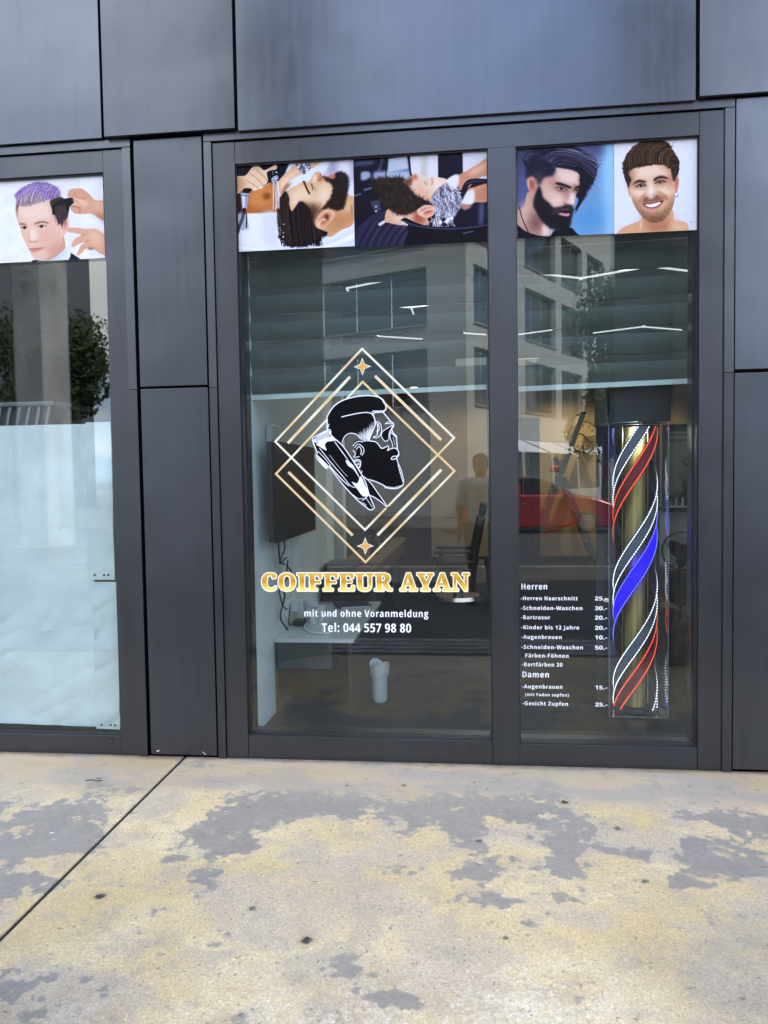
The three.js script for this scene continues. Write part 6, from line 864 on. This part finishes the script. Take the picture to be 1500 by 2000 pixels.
// the red car
{
  const t = thing('parked_car', 'red hatchback parked across the road, seen in the window reflection', 'car', [1.85, -0.1, 18.2]), red = M(C(0.3, 0.01, 0.018), 0.25, 0.1, { clearcoat: 1, clearcoatRoughness: 0.05 });
  const prof = (pts, depth, bev) => { const s = new THREE.Shape(); s.moveTo(...pts[0]); s.splineThru ? s.splineThru(pts.slice(1).map((p) => new THREE.Vector2(...p))) : 0; return metres(new THREE.ExtrudeGeometry(s, { depth, bevelEnabled: true, bevelThickness: bev, bevelSize: bev, bevelSegments: 4, curveSegments: 40 }).translate(0, 0, -depth / 2)); };
  mesh('body', prof([[-2.05, 0.32], [-2.1, 0.62], [-2.0, 0.95], [-1.6, 1.0], [0.7, 0.98], [1.35, 0.92], [1.95, 0.72], [2.08, 0.5], [2.02, 0.3], [1.5, 0.24], [-1.6, 0.24], [-2.05, 0.32]], 1.56, 0.09), red, t);
  mesh('cabin', prof([[-1.95, 0.98], [-1.75, 1.32], [-1.35, 1.46], [-0.4, 1.5], [0.1, 1.44], [0.95, 0.98], [0, 0.94], [-1.95, 0.98]], 1.3, 0.06), M(C(0.02, 0.022, 0.026), 0.06, 0, { ior: 1.7 }), t);
  mesh('roof', prof([[-1.7, 1.42], [-1.3, 1.52], [-0.4, 1.555], [0.08, 1.49], [-0.4, 1.5], [-1.3, 1.47], [-1.7, 1.42]], 1.2, 0.03), red, t);
  for (const s of [-1, 1]) { mesh('pillar', bar([1.0, 0.99, s * 0.75], [0.1, 1.48, s * 0.64], 0.06, 0.05), red, t); mesh('pillar', bar([-0.5, 0.99, s * 0.77], [-0.5, 1.52, s * 0.66], 0.07, 0.04), red, t); mesh('headlight', new THREE.SphereGeometry(1, 20, 12).scale(0.2, 0.07, 0.14).translate(1.82, 0.72, s * 0.66), chrome, t); mesh('side_mirror', bx(0.62, 0.78, 1.0, 1.12, s * 0.98 - 0.08, s * 0.98 + 0.08, 0.03), red, t); mesh('door_handle', bx(-0.5, -0.32, 0.82, 0.85, s * 0.87 - 0.01, s * 0.87 + 0.015, 0.005), chrome, t); }
  mesh('bumper', bx(1.9, 2.17, 0.3, 0.46, -0.78, 0.78, 0.05), satin, t);
  for (const x of [-1.32, 1.3]) for (const s of [-1, 1]) { const w = mesh('wheel', new THREE.TorusGeometry(0.235, 0.085, 14, 36).scale(1, 1, 1.25).translate(x, 0.32, s * 0.8), rubber, t); mesh('rim', [cyl(0.18, 0.2, 0.1, x, 0.32, s * 0.85, 28, Math.PI / 2), ...[0, 1, 2, 3, 4].map((k) => bar([x, 0.32, s * 0.905], [x + 0.17 * Math.cos(k * 1.257), 0.32 + 0.17 * Math.sin(k * 1.257), s * 0.905], 0.05, 0.02))], alu, w); }
}

// the passer-by behind the camera, seen in the glass
{
  const t = thing('person', 'person in pale blue shirt and beige shorts standing on the pavement, reflected', 'person', [0.12, 0, 5.1]);
  const sm = (a, b, k) => { const h = Math.max(0, Math.min(1, 0.5 + 0.5 * (b - a) / k)); return b + (a - b) * h - k * h * (1 - h); };
  const cap3 = (p, a, b, ra, rb) => { const ba = [b[0] - a[0], b[1] - a[1], b[2] - a[2]], pa = [p[0] - a[0], p[1] - a[1], p[2] - a[2]], q = Math.max(0, Math.min(1, (pa[0] * ba[0] + pa[1] * ba[1] + pa[2] * ba[2]) / (ba[0] ** 2 + ba[1] ** 2 + ba[2] ** 2))); return Math.hypot(pa[0] - ba[0] * q, pa[1] - ba[1] * q, pa[2] - ba[2] * q) - (ra + (rb - ra) * q); };
  function skin(bones, N, c, half, k, clip) {
    const mc = new MarchingCubes(N, new THREE.MeshBasicMaterial(), false, false, 200000); mc.isolation = 0; const h = N / 2;
    for (let z = 0; z < N; z++) for (let y = 0; y < N; y++) for (let x = 0; x < N; x++) { const p = [c[0] + (x - h) / h * half[0], c[1] + (y - h) / h * half[1], c[2] + (z - h) / h * half[2]]; let d = 9; for (const b of bones) { const e = cap3(p, b[0], b[1], b[2], b[3]); d = d > 8 ? e : sm(e, d, b[4] ?? k); } if (clip) d = Math.max(d, clip(p)); mc.field[x + y * N + z * N * N] = -d; }
    mc.update(); const n = mc.count ?? mc.geometry.drawRange.count, g = new THREE.BufferGeometry(), P = mc.positionArray.slice(0, n * 3), Q = mc.normalArray.slice(0, n * 3);
    for (let i = 0; i < n; i++) { for (let q = 0; q < 3; q++) P[i * 3 + q] = c[q] + P[i * 3 + q] * half[q]; }
    g.setAttribute('position', new THREE.Float32BufferAttribute(P, 3)); g.setAttribute('normal', new THREE.Float32BufferAttribute(Q, 3)); g.computeVertexNormals(); return g;
  }
  const mir = (b) => b.concat(b.filter((q) => q[0][0] !== 0 || q[1][0] !== 0).map(([a, c, ...r]) => [[-a[0], a[1], a[2]], [-c[0], c[1], c[2]], ...r]));
  const arm = [[[0.19, 1.42, 0], [0.25, 1.14, 0.02], 0.052, 0.042], [[0.25, 1.14, 0.02], [0.26, 0.88, -0.06], 0.041, 0.028], [[0.26, 0.88, -0.06], [0.262, 0.8, -0.08], 0.03, 0.036]];
  for (let k = 0; k < 4; k++) arm.push([[0.262, 0.8, -0.105 + k * 0.019], [0.258, 0.735 + (k === 1 || k === 2 ? -0.008 : 0.006), -0.105 + k * 0.017], 0.009, 0.008, 0.006]); arm.push([[0.25, 0.83, -0.105], [0.24, 0.77, -0.13], 0.011, 0.008, 0.01]);
  const legs = [[[0.09, 0.94, 0], [0.1, 0.5, -0.01], 0.085, 0.055], [[0.1, 0.5, -0.01], [0.11, 0.09, 0.02], 0.055, 0.035], [[0.11, 0.05, 0.03], [0.13, 0.035, -0.14], 0.04, 0.03]];
  const body = mir([[[0, 1.0, 0], [0, 1.35, 0], 0.13, 0.15], [[0.08, 1.38, 0], [0.17, 1.42, 0], 0.09, 0.06], [[0, 1.4, 0], [0, 1.58, -0.01], 0.062, 0.055], [[0, 1.66, -0.01], [0, 1.6, -0.03], 0.088, 0.07], [[0, 1.645, -0.095], [0, 1.625, -0.112], 0.012, 0.016, 0.015], [[0.08, 1.65, 0], [0.083, 1.62, 0.005], 0.014, 0.012, 0.01], ...arm, ...legs]);
  const skinM = M(C(0.5, 0.32, 0.24), 0.55); mesh('body', skin(body, 110, [0, 0.88, 0], [0.36, 0.92, 0.26], 0.05), skinM, t);
  const sh = mir([[[0, 0.98, 0], [0, 1.36, 0], 0.158, 0.165], [[0.08, 1.39, 0], [0.175, 1.425, 0], 0.1, 0.075], [[0.19, 1.42, 0], [0.235, 1.2, 0.01], 0.075, 0.075]]);
  mesh('shirt', skin(sh, 70, [0, 1.18, 0], [0.36, 0.38, 0.26], 0.06, (p) => Math.max(0.86 - p[1], p[1] - 1.5)), M(C(0.75, 0.84, 0.88), 0.85), t);
  const so = mir([[[0, 0.97, 0], [0, 0.9, 0], 0.155, 0.15], [[0.09, 0.92, 0], [0.105, 0.5, -0.01], 0.11, 0.095]]);
  mesh('shorts', skin(so, 64, [0, 0.72, 0], [0.3, 0.36, 0.24], 0.06, (p) => Math.max(0.53 - p[1], p[1] - 0.99)), M(C(0.32, 0.29, 0.22), 0.9), t);
  const hairG = skin([[[0, 1.69, 0.012], [0, 1.62, 0.03], 0.095, 0.09]], 40, [0, 1.66, 0.01], [0.14, 0.16, 0.14], 0.03, (p) => -(p[2] + 0.05 + (1.72 - p[1]) * -0.6)); mesh('hair', hairG, M(C(0.2, 0.14, 0.08), 0.7), t);
  for (const s of [-1, 1]) { mesh('shoe', [bx(s * 0.122 - 0.05, s * 0.122 + 0.05, 0, 0.08, -0.19, 0.09, 0.035, 4)], M(C(0.06, 0.055, 0.05), 0.7), t); mesh('eye', new THREE.SphereGeometry(0.011, 10, 8).translate(s * 0.032, 1.645, -0.088), M(C(0.08, 0.06, 0.05), 0.3), t); }
  mesh('mouth', new THREE.SphereGeometry(1, 12, 8).scale(0.022, 0.005, 0.008).translate(0, 1.592, -0.096), M(C(0.4, 0.16, 0.14), 0.5), t);
}
// ------------------------------------------------------------------ litter on the pavement
tag(mesh('dry_twig', tube([[-1.95, 0.004, 0.37], [-1.92, 0.006, 0.362], [-1.885, 0.004, 0.368], [-1.865, 0.005, 0.36]], 0.0025, 20, 5), bark), 'small dark dry twig on the pavement before the papered window', 'twig');
tag(mesh('paper_scrap', new THREE.BoxGeometry(0.02, 0.0015, 0.008).rotateZ(0.1).translate(-1.81, 0.003, 0.93), white), 'tiny white paper scrap on the grey pavement left of the joint', 'litter');
[['small curled brown leaf near the pavement joint', -1.36, 1.395], ['small curled brown leaf low in the middle of the pavement', -0.55, 1.59], ['small curled brown leaf on the grey patch near the window', 0.42, 0.44]].forEach(([label, x, z], i) => {
  const g = new THREE.SphereGeometry(1, 14, 6, 0, 6.3, 0, 1.3).scale(0.016, 0.004, 0.01), p = g.attributes.position; for (let k = 0; k < p.count; k++) p.setY(k, p.getY(k) + 0.15 * Math.abs(p.getX(k)) * (0.5 + vn(p.getX(k) * 200, p.getZ(k) * 200 + i))); g.computeVertexNormals();
  const m = tag(mesh('dry_leaf', g, M(C(0.06, 0.05, 0.04), 0.8)), label, 'leaf', 'dry leaves on the pavement'); m.position.set(x, 0.001, z); m.rotation.y = i * 1.3;
});
renderer.render(scene, camera);
